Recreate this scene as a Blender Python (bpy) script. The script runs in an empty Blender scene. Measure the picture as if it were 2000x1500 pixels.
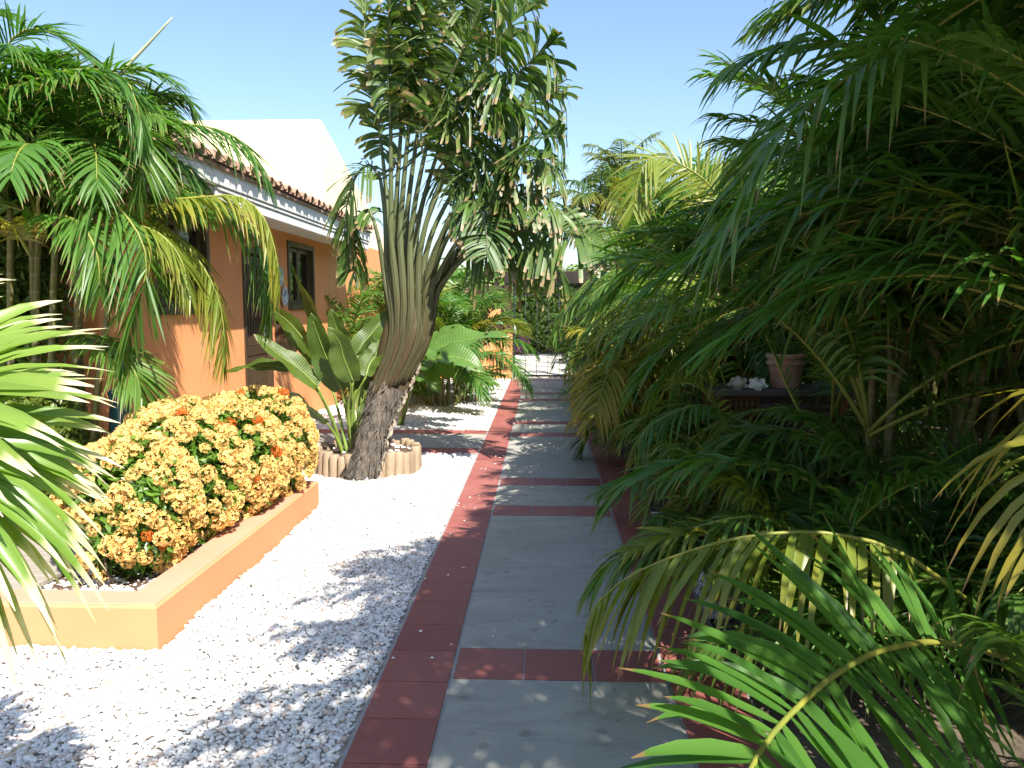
import bpy, math
import numpy as np
from mathutils import Vector, Matrix
# ------------------------------------------------------------------ camera, sky, sun
scene = bpy.context.scene
COL = scene.collection
R = math.radians
F_PX, HOR, VPX, CAM_H = 1560.0, 600.0, 1060.0, 1.6
PITCH = math.atan((750.0 - HOR) / F_PX)
YAW = math.atan((VPX - 1000.0) / F_PX)
cam_d = bpy.data.cameras.new("camera")
cam = bpy.data.objects.new("camera", cam_d)
COL.objects.link(cam)
cam.location = (0, 0, CAM_H)
cam.rotation_euler = (math.pi / 2 - PITCH, 0, YAW)
cam_d.sensor_fit = 'HORIZONTAL'
cam_d.sensor_width = 36.0
cam_d.lens = 36.0 * F_PX / 2000.0
cam_d.clip_start = 0.05
cam_d.clip_end = 3000
scene.camera = cam

SUN_TRAVEL = Vector((-1.0, 1.57, -2.08)).normalized()
SUN_EL = math.asin(-SUN_TRAVEL.z)
SUN_AZ = math.atan2(-SUN_TRAVEL.x, -SUN_TRAVEL.y)
world = bpy.data.worlds.new("World")
scene.world = world
world.use_nodes = True
wn = world.node_tree.nodes
wl = world.node_tree.links
wn.clear()
sky = wn.new('ShaderNodeTexSky')
sky.sky_type = 'NISHITA'
sky.sun_disc = False
sky.sun_elevation = SUN_EL
sky.sun_rotation = SUN_AZ
sky.altitude = 0
sky.air_density = 1.2
sky.dust_density = 1.3
sky.ozone_density = 4.0
bg = wn.new('ShaderNodeBackground')
bg.inputs['Strength'].default_value = 0.102
wo = wn.new('ShaderNodeOutputWorld')
wl.new(sky.outputs['Color'], bg.inputs['Color'])
wl.new(bg.outputs['Background'], wo.inputs['Surface'])

sun_d = bpy.data.lights.new("sun", 'SUN')
sun_d.energy = 4.6
sun_d.angle = R(0.5)
sun_d.color = (1.0, 0.95, 0.86)
sun = bpy.data.objects.new("sun", sun_d)
COL.objects.link(sun)
sun.location = (6, -10, 14)
sun.rotation_euler = SUN_TRAVEL.to_track_quat('-Z', 'Y').to_euler()

scene.view_settings.view_transform = 'Standard'
scene.view_settings.look = 'None'
scene.view_settings.exposure = 1.25
scene.view_settings.gamma = 1.0
scene.cycles.max_bounces = 8
scene.cycles.diffuse_bounces = 4
scene.cycles.transmission_bounces = 6

# ------------------------------------------------------------------ pixel -> world
_cp, _sp, _cy, _sy = math.cos(PITCH), math.sin(PITCH), math.cos(YAW), math.sin(YAW)
FWD = np.array([-_sy * _cp, _cy * _cp, -_sp])
RIGHT = np.array([_cy, _sy, 0.0])
UPV = np.cross(RIGHT, FWD)
CAMP = np.array([0, 0, CAM_H])


def ray(px, py):
    return FWD + RIGHT * ((px - 1000.0) / F_PX) - UPV * ((py - 750.0) / F_PX)


def P(px, py, Y):
    d = ray(px, py)
    return CAMP + d * (Y / d[1])


def G(px, py, z=0.0):
    d = ray(px, py)
    return CAMP + d * ((z - CAM_H) / d[2])


def XP(px, py, X):
    d = ray(px, py)
    return CAMP + d * (X / d[0])


def PP(l):
    return np.array([P(*a) for a in l])


# ------------------------------------------------------------------ objects and meshes
def tag(o, label=None, cat=None, group=None, kind=None):
    if label:
        o["label"] = label
    if cat:
        o["category"] = cat
    if group:
        o["group"] = group
    if kind:
        o["kind"] = kind
    return o


def thing(name, loc, label, cat, group=None):
    o = bpy.data.objects.new(name, None)
    o.empty_display_size = 0.1
    o.location = Vector([float(v) for v in loc])
    COL.objects.link(o)
    ORI[o.name] = np.array(o.location)
    return tag(o, label, cat, group)


ORI = {}      # world origin of every object, so that parts can be built in world coordinates


class MB:
    def __init__(self):
        self.V, self.C, self.Q, self.T = [], [], [], []
        self.n = 0

    def add(self, v, quads=None, tris=None, mi=0, col=None, smooth=True):
        v = np.asarray(v, float).reshape(-1, 3)
        c = np.zeros((len(v), 4))
        c[:, 3] = 1
        if col is not None:
            col = np.asarray(col, float)
            c[:, :3] = col if col.ndim == 2 else col[None, :]
        self.V.append(v)
        self.C.append(c)
        if quads is not None and len(quads):
            self.Q.append((np.asarray(quads, int) + self.n, mi, smooth))
        if tris is not None and len(tris):
            self.T.append((np.asarray(tris, int) + self.n, mi, smooth))
        self.n += len(v)

    def build(self, name, mats, parent=None, origin=None):
        me = bpy.data.meshes.new(name)
        V = np.concatenate(self.V)
        C = np.concatenate(self.C)
        if origin is None:
            origin = np.zeros(3) if parent is None else ORI[parent.name]
        V = V - np.asarray(origin)[None, :]
        nq = sum(len(q) for q, _, _ in self.Q)
        nt = sum(len(t) for t, _, _ in self.T)
        idx = [q.ravel() for q, _, _ in self.Q] + [t.ravel() for t, _, _ in self.T]
        mi = [np.full(len(q), m) for q, m, _ in self.Q] + [np.full(len(t), m) for t, m, _ in self.T]
        sm = [np.full(len(q), s) for q, _, s in self.Q] + [np.full(len(t), s) for t, _, s in self.T]
        idx = np.concatenate(idx).astype(np.int32)
        starts = np.concatenate([np.arange(nq) * 4, nq * 4 + np.arange(nt) * 3]).astype(np.int32)
        me.vertices.add(len(V))
        me.vertices.foreach_set("co", V.astype(np.float32).ravel())
        me.loops.add(len(idx))
        me.loops.foreach_set("vertex_index", idx)
        me.polygons.add(nq + nt)
        me.polygons.foreach_set("loop_start", starts)
        me.polygons.foreach_set("material_index", np.concatenate(mi).astype(np.int32))
        me.polygons.foreach_set("use_smooth", np.concatenate(sm).astype(bool))
        at = me.color_attributes.new("leaf", 'FLOAT_COLOR', 'POINT')
        at.data.foreach_set("color", C.astype(np.float32).ravel())
        me.update(calc_edges=True)
        for m in (mats if isinstance(mats, (list, tuple)) else [mats]):
            me.materials.append(m)
        o = bpy.data.objects.new(name, me)
        COL.objects.link(o)
        ORI[o.name] = np.asarray(origin, float)
        if parent is not None:
            o.parent = parent
        else:
            o.location = Vector([float(x) for x in origin])
        return o


BOXQ = [(0, 3, 2, 1), (4, 5, 6, 7), (0, 1, 5, 4), (1, 2, 6, 5), (2, 3, 7, 6), (3, 0, 4, 7)]


def box(mb, lo, hi, mi=0, bev=0.0, rotz=0.0, col=None):
    """axis aligned box, chamfered when bev > 0"""
    lo = np.array(lo, float)
    hi = np.array(hi, float)
    c = (lo + hi) / 2
    h = (hi - lo) / 2
    if bev <= 0:
        v = np.array([(-1, -1, -1), (1, -1, -1), (1, 1, -1), (-1, 1, -1), (-1, -1, 1), (1, -1, 1), (1, 1, 1), (-1, 1, 1)], float) * h
        q, t = BOXQ, []
    else:
        b = min(bev, 0.45 * min(h))
        v, key = [], {}
        for sx in (-1, 1):
            for sy in (-1, 1):
                for sz in (-1, 1):
                    s = np.array((sx, sy, sz), float)
                    for ax in range(3):
                        p = s * (h - b)
                        p[ax] = s[ax] * h[ax]
                        key[(sx, sy, sz, ax)] = len(v)
                        v.append(p)
        v = np.array(v)
        q, t = [], []
        for ax in range(3):
            o1, o2 = (ax + 1) % 3, (ax + 2) % 3
            for s in (-1, 1):
                f = []
                for a, b2 in ((-1, -1), (1, -1), (1, 1), (-1, 1)):
                    k = [0, 0, 0]
                    k[ax], k[o1], k[o2] = s, a, b2
                    f.append(key[(k[0], k[1], k[2], ax)])
                q.append(f if s > 0 else f[::-1])
        for ax in range(3):
            o1, o2 = (ax + 1) % 3, (ax + 2) % 3
            for s1 in (-1, 1):
                for s2 in (-1, 1):
                    def kk(sa, which):
                        k = [0, 0, 0]
                        k[ax], k[o1], k[o2] = sa, s1, s2
                        return key[(k[0], k[1], k[2], which)]
                    f = [kk(-1, o1), kk(1, o1), kk(1, o2), kk(-1, o2)]
                    q.append(f if s1 * s2 < 0 else f[::-1])
        for sx in (-1, 1):
            for sy in (-1, 1):
                for sz in (-1, 1):
                    f = [key[(sx, sy, sz, 0)], key[(sx, sy, sz, 1)], key[(sx, sy, sz, 2)]]
                    t.append(f if sx * sy * sz > 0 else f[::-1])
    if rotz:
        cs, sn = math.cos(rotz), math.sin(rotz)
        v = np.stack([v[:, 0] * cs - v[:, 1] * sn, v[:, 0] * sn + v[:, 1] * cs, v[:, 2]], 1)
    mb.add(v + c, q, t, mi, col, smooth=False)


def norm(a):
    return a / np.maximum(np.linalg.norm(a, axis=-1, keepdims=True), 1e-9)


def resample(pts, n):
    """smooth curve through control points (Catmull-Rom), n samples by arc length"""
    pts = np.asarray(pts, float)
    if len(pts) == 2:
        t = np.linspace(0, 1, n)[:, None]
        return pts[0] * (1 - t) + pts[1] * t
    q = np.concatenate([[2 * pts[0] - pts[1]], pts, [2 * pts[-1] - pts[-2]]])
    out = []
    for i in range(len(pts) - 1):
        p0, p1, p2, p3 = q[i], q[i + 1], q[i + 2], q[i + 3]
        for t in np.linspace(0, 1, 12, endpoint=False):
            out.append(0.5 * (2 * p1 + (p2 - p0) * t + (2 * p0 - 5 * p1 + 4 * p2 - p3) * t * t + (3 * p1 - p0 - 3 * p2 + p3) * t ** 3))
    out.append(pts[-1])
    out = np.array(out)
    s = np.concatenate([[0], np.cumsum(np.linalg.norm(np.diff(out, axis=0), axis=1))])
    u = np.linspace(0, s[-1], n)
    return np.stack([np.interp(u, s, out[:, k]) for k in range(3)], 1)


def tube(mb, pts, rad, ns=8, mi=0, col=None, flat=None, cap=True):
    """tube along pts; rad scalar or array; flat=(dir vector, factor) squashes along dir"""
    pts = np.asarray(pts, float)
    n = len(pts)
    rad = np.broadcast_to(np.asarray(rad, float), (n,))
    T = norm(np.gradient(pts, axis=0))
    ref = np.array([0.0, -1.0, 0.02]) if flat is None else np.asarray(flat[0], float)
    if flat is None and abs(T[0] @ norm(ref)) > 0.9:
        ref = np.array([1.0, 0, 0.03])
    N = norm(ref[None, :] - (T @ ref)[:, None] * T)
    B = np.cross(T, N)
    a = np.linspace(0, 2 * math.pi, ns, endpoint=False)
    k = 1.0 if flat is None else flat[1]
    v = pts[:, None, :] + rad[:, None, None] * (np.cos(a)[None, :, None] * N[:, None, :] * k + np.sin(a)[None, :, None] * B[:, None, :])
    q = []
    for i in range(n - 1):
        for j in range(ns):
            j2 = (j + 1) % ns
            q.append((i * ns + j, i * ns + j2, (i + 1) * ns + j2, (i + 1) * ns + j))
    v = v.reshape(-1, 3)
    t = []
    if cap:
        b = len(v)
        v = np.concatenate([v, pts[:1], pts[-1:]])
        for j in range(ns):
            j2 = (j + 1) % ns
            t.append((b, j2, j))
            t.append((b + 1, (n - 1) * ns + j, (n - 1) * ns + j2))
    mb.add(v, q, t, mi, col)


def lathe(mb, c, prof, ns=24, mi=0, col=None):
    c = np.asarray(c, float)
    a = np.linspace(0, 2 * math.pi, ns, endpoint=False)
    v = np.concatenate([np.stack([c[0] + r * np.cos(a), c[1] + r * np.sin(a), np.full(ns, c[2] + z)], 1) for r, z in prof])
    q = []
    for i in range(len(prof) - 1):
        for j in range(ns):
            j2 = (j + 1) % ns
            q.append((i * ns + j, i * ns + j2, (i + 1) * ns + j2, (i + 1) * ns + j))
    mb.add(v, q, None, mi, col)


# ------------------------------------------------------------------ materials
def new_mat(name):
    m = bpy.data.materials.new(name)
    m.use_nodes = True
    nt = m.node_tree
    nt.nodes.clear()
    out = nt.nodes.new('ShaderNodeOutputMaterial')
    return m, nt, out


def L(nt, a, b):
    nt.links.new(a, b)


def mixc(nt, fac, a, b, mode='MIX'):
    n = nt.nodes.new('ShaderNodeMix')
    n.data_type = 'RGBA'
    n.blend_type = mode
    for k, s in ((0, fac), (6, a), (7, b)):
        if hasattr(s, 'is_output'):
            L(nt, s, n.inputs[k])
        elif k == 0:
            n.inputs[0].default_value = s
        else:
            n.inputs[k].default_value = (*s, 1) if len(s) == 3 else s
    return n.outputs[2]


def ramp(nt, src, stops):
    n = nt.nodes.new('ShaderNodeValToRGB')
    cr = n.color_ramp
    while len(cr.elements) < len(stops):
        cr.elements.new(0.5)
    for e, (p, c) in zip(cr.elements, stops):
        e.position = p
        e.color = (c, c, c, 1) if not hasattr(c, '__len__') else (*c, 1)
    L(nt, src, n.inputs[0])
    return n.outputs[0]


def noise(nt, scale, detail=4, rough=0.55, coord='Object', stretch=None):
    tc = nt.nodes.new('ShaderNodeTexCoord')
    n = nt.nodes.new('ShaderNodeTexNoise')
    n.inputs['Scale'].default_value = scale
    n.inputs['Detail'].default_value = detail
    n.inputs['Roughness'].default_value = rough
    src = tc.outputs[coord]
    if stretch:
        mp = nt.nodes.new('ShaderNodeMapping')
        mp.inputs['Scale'].default_value = stretch
        L(nt, src, mp.inputs[0])
        src = mp.outputs[0]
    L(nt, src, n.inputs['Vector'])
    return n.outputs['Fac']


def bump(nt, h, strength=0.3, dist=0.01):
    b = nt.nodes.new('ShaderNodeBump')
    b.inputs['Strength'].default_value = strength
    b.inputs['Distance'].default_value = dist
    L(nt, h, b.inputs['Height'])
    return b.outputs[0]


def principled(nt, out, color, rough=0.6, spec=0.5, nrm=None, metal=0.0, link_out=True):
    p = nt.nodes.new('ShaderNodeBsdfPrincipled')
    if hasattr(color, 'is_output'):
        L(nt, color, p.inputs['Base Color'])
    else:
        p.inputs['Base Color'].default_value = (*color, 1)
    if hasattr(rough, 'is_output'):
        L(nt, rough, p.inputs['Roughness'])
    else:
        p.inputs['Roughness'].default_value = rough
    p.inputs['Specular IOR Level'].default_value = spec
    p.inputs['Metallic'].default_value = metal
    if nrm is not None:
        L(nt, nrm, p.inputs['Normal'])
    if link_out:
        L(nt, p.outputs[0], out.inputs[0])
    return p


def surf(name, c1, c2, scale=6, rough=0.7, bs=0.2, bd=0.01, bscale=40, spec=0.4, stretch=None, lo=0.35, hi=0.65, coord='Object'):
    m, nt, out = new_mat(name)
    f = ramp(nt, noise(nt, scale, 6, 0.6, coord, stretch), [(lo, 0.0), (hi, 1.0)])
    c = mixc(nt, f, c1, c2)
    b = bump(nt, noise(nt, bscale, 5, 0.6, coord, stretch), bs, bd)
    principled(nt, out, c, rough, spec, b)
    return m


def leaf_mat(name, ga, gb, yellow=(0.30, 0.24, 0.03), brown=(0.26, 0.16, 0.07), trans=0.35, rough=0.38, tip=0.93, tcol=None, objvar=0.5, spec=0.5, ystart=0.55, veins=0):
    """leaf: attribute 'leaf' = (random per leaflet, position along leaflet, age of the frond)"""
    m, nt, out = new_mat(name)
    at = nt.nodes.new('ShaderNodeAttribute')
    at.attribute_name = 'leaf'
    sep = nt.nodes.new('ShaderNodeSeparateColor')
    L(nt, at.outputs['Color'], sep.inputs[0])
    rnd, pos, age = sep.outputs[0], sep.outputs[1], sep.outputs[2]
    c = mixc(nt, rnd, ga, gb)
    oi = nt.nodes.new('ShaderNodeObjectInfo')
    ov = ramp(nt, oi.outputs['Random'], [(0.0, 0.0), (1.0, objvar)])
    c = mixc(nt, ov, c, tuple(0.5 * (x + y) * 1.35 for x, y in zip(gb, yellow)))
    n1 = noise(nt, 9, 3)
    vb = None
    if veins:
        m1 = nt.nodes.new('ShaderNodeMath')
        m1.operation = 'MULTIPLY'
        L(nt, pos, m1.inputs[0])
        m1.inputs[1].default_value = veins
        m2 = nt.nodes.new('ShaderNodeMath')
        m2.operation = 'SINE'
        L(nt, m1.outputs[0], m2.inputs[0])
        vb = m2.outputs[0]
        c = mixc(nt, ramp(nt, vb, [(0.2, 0.0), (1.0, 0.35)]), c, tuple(x * 1.5 for x in gb))
        c = mixc(nt, ramp(nt, noise(nt, 14, 5, .7), [(.55, 0.0), (.75, .5)]), c, tuple(x * .55 for x in ga))
    # yellowing grows with age and toward the tip
    ma = nt.nodes.new('ShaderNodeMath')
    ma.operation = 'MULTIPLY_ADD'
    L(nt, pos, ma.inputs[0])
    ma.inputs[1].default_value = 0.35
    L(nt, age, ma.inputs[2])
    mb2 = nt.nodes.new('ShaderNodeMath')
    mb2.operation = 'MULTIPLY_ADD'
    L(nt, n1, mb2.inputs[0])
    mb2.inputs[1].default_value = 0.35
    L(nt, ma.outputs[0], mb2.inputs[2])
    c = mixc(nt, ramp(nt, mb2.outputs[0], [(ystart, 0.0), (ystart + 0.75, 0.9)]), c, yellow)
    mt = nt.nodes.new('ShaderNodeMath')
    mt.operation = 'MULTIPLY_ADD'
    L(nt, rnd, mt.inputs[0])
    mt.inputs[1].default_value = 0.10
    L(nt, pos, mt.inputs[2])
    c = mixc(nt, ramp(nt, mt.outputs[0], [(tip + 0.02, 0.0), (min(1.0, tip + 0.08), 1.0)]), c, brown)
    p = principled(nt, out, c, rough, spec, bump(nt, vb if vb is not None else noise(nt, 60, 2), 0.25 if vb is not None else 0.08, 0.004 if vb is not None else 0.003), link_out=False)
    tr = nt.nodes.new('ShaderNodeBsdfTranslucent')
    tc2 = mixc(nt, 1.0, c, tcol or (1.25, 1.5, 0.45), 'MULTIPLY')
    L(nt, tc2, tr.inputs[0])
    ms = nt.nodes.new('ShaderNodeMixShader')
    ms.inputs[0].default_value = trans
    L(nt, p.outputs[0], ms.inputs[1])
    L(nt, tr.outputs[0], ms.inputs[2])
    L(nt, ms.outputs[0], out.inputs[0])
    return m


M = {}
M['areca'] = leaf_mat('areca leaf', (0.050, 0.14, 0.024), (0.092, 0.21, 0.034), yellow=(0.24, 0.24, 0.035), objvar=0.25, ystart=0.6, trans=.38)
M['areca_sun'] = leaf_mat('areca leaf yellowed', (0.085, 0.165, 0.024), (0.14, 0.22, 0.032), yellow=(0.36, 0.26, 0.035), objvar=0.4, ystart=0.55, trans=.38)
M['rachis'] = surf('areca midrib', (0.26, 0.25, 0.04), (0.17, 0.2, 0.04), 5, 0.45, 0.05)


def cane_mat():
    m, nt, out = new_mat('areca cane')
    tc = nt.nodes.new('ShaderNodeTexCoord')
    sx = nt.nodes.new('ShaderNodeSeparateXYZ')
    L(nt, tc.outputs['Object'], sx.inputs[0])
    n = noise(nt, 6, 5, 0.6)
    ma = nt.nodes.new('ShaderNodeMath')
    ma.operation = 'MULTIPLY_ADD'
    L(nt, n, ma.inputs[0])
    ma.inputs[1].default_value = 0.03
    L(nt, sx.outputs[2], ma.inputs[2])
    ms = nt.nodes.new('ShaderNodeMath')
    ms.operation = 'MULTIPLY'
    L(nt, ma.outputs[0], ms.inputs[0])
    ms.inputs[1].default_value = 52.0
    sn = nt.nodes.new('ShaderNodeMath')
    sn.operation = 'SINE'
    L(nt, ms.outputs[0], sn.inputs[0])
    c = mixc(nt, ramp(nt, n, [(.35, 0.0), (.65, 1.0)]), (0.085, 0.115, 0.028), (0.17, 0.15, 0.05))
    oi = nt.nodes.new('ShaderNodeObjectInfo')
    c = mixc(nt, ramp(nt, oi.outputs['Random'], [(.5, 0.0), (1.0, .7)]), c, (0.20, 0.155, 0.045))
    c = mixc(nt, ramp(nt, sn.outputs[0], [(.86, 0.0), (.97, 0.8)]), c, (0.24, 0.20, 0.13))
    c = mixc(nt, ramp(nt, noise(nt, 25, 4, .7), [(.55, 0.0), (.7, .6)]), c, (0.06, 0.055, 0.035))
    principled(nt, out, c, 0.5, 0.35, bump(nt, sn.outputs[0], .3, .004))
    return m


M['cane'] = cane_mat()
M['coconut'] = leaf_mat('coconut leaf', (0.05, 0.10, 0.025), (0.09, 0.15, 0.035))
M['fan'] = leaf_mat('fan palm leaf', (0.11, 0.215, 0.03), (0.175, 0.295, 0.045), yellow=(0.42, 0.40, 0.10), brown=(0.62, 0.55, 0.38), tip=0.86, trans=0.35, rough=0.35)
M['traveller'] = leaf_mat('traveller palm leaf', (0.04, 0.10, 0.018), (0.085, 0.16, 0.028), yellow=(0.22, 0.22, 0.05), brown=(0.27, 0.20, 0.095), tip=0.965, trans=0.26, rough=0.46, objvar=0.25)
M['traveller_dry'] = leaf_mat('traveller palm old leaf', (0.055, 0.07, 0.015), (0.09, 0.085, 0.022), yellow=(0.12, 0.095, 0.025), brown=(0.11, 0.075, 0.04), tip=0.94, trans=0.3, rough=0.5)


def stalk_mat():
    m, nt, out = new_mat('traveller palm stalk')
    tc = nt.nodes.new('ShaderNodeTexCoord')
    sx = nt.nodes.new('ShaderNodeSeparateXYZ')
    L(nt, tc.outputs['Object'], sx.inputs[0])
    n = ramp(nt, noise(nt, 7, 6, 0.65, 'Object', (9, 9, 0.28)), [(.3, 0.0), (.7, 1.0)])
    ma = nt.nodes.new('ShaderNodeMath')
    ma.operation = 'MULTIPLY_ADD'
    L(nt, n, ma.inputs[0])
    ma.inputs[1].default_value = 0.5
    L(nt, sx.outputs[2], ma.inputs[2])
    f = ramp(nt, ma.outputs[0], [(0.0, 0.0), (1.0, 1.0)])
    mr = nt.nodes.new('ShaderNodeMapRange')
    mr.inputs['From Min'].default_value = 1.5
    mr.inputs['From Max'].default_value = 2.7
    L(nt, ma.outputs[0], mr.inputs['Value'])
    oi = nt.nodes.new('ShaderNodeObjectInfo')
    base = mixc(nt, n, (0.095, 0.06, 0.028), (0.035, 0.022, 0.012))
    base = mixc(nt, oi.outputs['Random'], base, (0.055, 0.05, 0.022))
    top = mixc(nt, n, (0.165, 0.195, 0.08), (0.075, 0.095, 0.032))
    top = mixc(nt, oi.outputs['Random'], top, (0.085, 0.10, 0.04))
    c = mixc(nt, mr.outputs[0], base, top)
    principled(nt, out, c, 0.45, 0.4, bump(nt, n, .15, .004))
    return m


M['petiole'] = stalk_mat()
M['sheath'] = M['petiole']
M['fibre'] = surf('traveller palm trunk', (0.04, 0.035, 0.03), (0.17, 0.14, 0.11), 9, 0.85, 0.9, 0.02, 26, stretch=(3, 3, 0.6))
M['scale'] = surf('old leaf scars', (0.42, 0.36, 0.28), (0.22, 0.17, 0.12), 14, 0.8, 0.5, 0.01, 40)
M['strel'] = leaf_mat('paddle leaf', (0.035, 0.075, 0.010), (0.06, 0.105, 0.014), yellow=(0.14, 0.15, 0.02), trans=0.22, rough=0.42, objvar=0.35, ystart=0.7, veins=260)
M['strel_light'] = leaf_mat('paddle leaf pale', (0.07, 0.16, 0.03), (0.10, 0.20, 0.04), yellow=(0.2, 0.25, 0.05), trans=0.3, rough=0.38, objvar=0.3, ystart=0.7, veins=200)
M['strel_rib'] = surf('paddle leaf rib', (0.22, 0.30, 0.06), (0.15, 0.22, 0.045), 4, 0.4, 0.05)
M['shrub'] = leaf_mat('shrub leaf', (0.05, 0.10, 0.02), (0.10, 0.17, 0.03), trans=0.3, rough=0.35, ystart=0.8)
M['tree_leaf'] = leaf_mat('tree leaf', (0.045, 0.095, 0.02), (0.10, 0.16, 0.035), trans=0.3, rough=0.4, ystart=0.8)
M['hedge_leaf'] = leaf_mat('hedge leaf', (0.085, 0.19, 0.04), (0.18, 0.31, 0.065), trans=0.25, rough=0.3, ystart=0.85)
M['ixora_leaf'] = leaf_mat('ixora leaf', (0.06, 0.155, 0.018), (0.13, 0.26, 0.035), trans=0.35, rough=0.3, ystart=0.75)
M['wood_stem'] = surf('woody stem', (0.12, 0.085, 0.055), (0.07, 0.05, 0.035), 14, 0.8, 0.4)


def flower_mat(name, a, b):
    m, nt, out = new_mat(name)
    at = nt.nodes.new('ShaderNodeAttribute')
    at.attribute_name = 'leaf'
    sep = nt.nodes.new('ShaderNodeSeparateColor')
    L(nt, at.outputs['Color'], sep.inputs[0])
    c = mixc(nt, sep.outputs[0], a, b)
    oi = nt.nodes.new('ShaderNodeObjectInfo')
    c = mixc(nt, ramp(nt, oi.outputs['Random'], [(0, 0.0), (1, 0.5)]), c, tuple(0.8 * x for x in a))
    p = principled(nt, out, c, 0.6, 0.2, link_out=False)
    tr = nt.nodes.new('ShaderNodeBsdfTranslucent')
    L(nt, c, tr.inputs[0])
    ms = nt.nodes.new('ShaderNodeMixShader')
    ms.inputs[0].default_value = 0.25
    L(nt, p.outputs[0], ms.inputs[1])
    L(nt, tr.outputs[0], ms.inputs[2])
    L(nt, ms.outputs[0], out.inputs[0])
    return m


M['flower'] = flower_mat('orange petals', (0.88, 0.55, 0.16), (0.90, 0.68, 0.30))
M['flower_red'] = flower_mat('red orange petals', (0.62, 0.12, 0.02), (0.72, 0.22, 0.03))
M['magenta'] = flower_mat('magenta bracts', (0.45, 0.05, 0.30), (0.55, 0.10, 0.40))
M['red'] = flower_mat('red petals', (0.65, 0.02, 0.015), (0.7, 0.05, 0.02))


def attr_surf(name, a, b, rough=0.7, nscale=60, spec=0.4, extra=None, bs=0.25):
    m, nt, out = new_mat(name)
    at = nt.nodes.new('ShaderNodeAttribute')
    at.attribute_name = 'leaf'
    sep = nt.nodes.new('ShaderNodeSeparateColor')
    L(nt, at.outputs['Color'], sep.inputs[0])
    c = mixc(nt, sep.outputs[0], a, b)
    if extra:
        c = mixc(nt, ramp(nt, sep.outputs[1], [(0.80, 0.0), (0.86, 1.0)]), c, extra)
    n = noise(nt, nscale, 5)
    c = mixc(nt, ramp(nt, n, [(0.3, 0.0), (0.75, 0.35)]), c, tuple(0.6 * x for x in a))
    principled(nt, out, c, rough, spec, bump(nt, n, bs, 0.004))
    return m


M['pebble'] = attr_surf('white pebble', (0.72, 0.70, 0.67), (0.82, 0.81, 0.79), 0.75, 90, 0.25, extra=(0.55, 0.44, 0.38))
M['gravel_base'] = surf('gravel bed', (0.74, 0.72, 0.68), (0.50, 0.47, 0.43), 55, 0.9, 0.8, 0.02, 60)
M['ground'] = surf('soil', (0.16, 0.12, 0.085), (0.09, 0.07, 0.05), 3, 0.95, 0.6, 0.03, 20)
M['street'] = surf('street concrete', (0.52, 0.48, 0.42), (0.44, 0.41, 0.36), 2, 0.9, 0.3, 0.01, 60)
M['sand'] = surf('pale sand', (0.66, 0.54, 0.36), (0.58, 0.46, 0.30), 8, 0.95, 0.4, 0.01, 80)


def tile_mat():
    m, nt, out = new_mat('red path tile')
    at = nt.nodes.new('ShaderNodeAttribute')
    at.attribute_name = 'leaf'
    sep = nt.nodes.new('ShaderNodeSeparateColor')
    L(nt, at.outputs['Color'], sep.inputs[0])
    c = mixc(nt, sep.outputs[0], (0.27, 0.078, 0.066), (0.335, 0.11, 0.09))
    n = noise(nt, 5, 6, 0.65)
    c = mixc(nt, ramp(nt, n, [(0.45, 0.0), (0.75, 0.35)]), c, (0.33, 0.19, 0.16))
    n2 = noise(nt, 120, 3)
    c = mixc(nt, ramp(nt, n2, [(0.35, 0.12), (0.6, 0.0)]), c, (0.1, 0.035, 0.03))
    principled(nt, out, c, ramp(nt, n, [(0.3, 0.45), (0.7, 0.7)]), 0.35, bump(nt, n2, 0.12, 0.003))
    return m


def cement_mat(name, a, b):
    m, nt, out = new_mat(name)
    n = noise(nt, 1.6, 7, 0.62)
    c = mixc(nt, ramp(nt, n, [(0.32, 0.0), (0.68, 1.0)]), a, b)
    n3 = noise(nt, 4.5, 5, 0.7, 'Object', (0.5, 1.6, 1))
    c = mixc(nt, ramp(nt, n3, [(0.5, 0.0), (0.75, 0.6)]), c, tuple(0.55 * x for x in a))
    n4 = noise(nt, 11, 2, 0.5)
    c = mixc(nt, ramp(nt, n4, [(0.64, 0.0), (0.72, 0.5)]), c, tuple(0.45 * x for x in a))
    n2 = noise(nt, 140, 4)
    c = mixc(nt, ramp(nt, n2, [(0.35, 0.18), (0.6, 0.0)]), c, tuple(0.5 * x for x in a))
    principled(nt, out, c, 0.7, 0.35, bump(nt, n2, 0.15, 0.003))
    return m


M['tile'] = tile_mat()
M['cement'] = cement_mat('path cement', (0.335, 0.325, 0.28), (0.415, 0.40, 0.345))
M['grout'] = surf('grout', (0.36, 0.34, 0.33), (0.28, 0.26, 0.25), 20, 0.9, 0.3)


def plaster(name, a, b, stain):
    m, nt, out = new_mat(name)
    n = noise(nt, 1.3, 6, 0.6)
    c = mixc(nt, ramp(nt, n, [(0.35, 0.0), (0.7, 1.0)]), a, b)
    n3 = noise(nt, 3.5, 6, 0.7, 'Object', (2, 2, 0.35))
    c = mixc(nt, ramp(nt, n3, [(0.6, 0.0), (0.82, 0.35)]), c, stain)
    n2 = noise(nt, 70, 5)
    principled(nt, out, c, 0.85, 0.25, bump(nt, n2, 0.22, 0.004))
    return m


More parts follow.
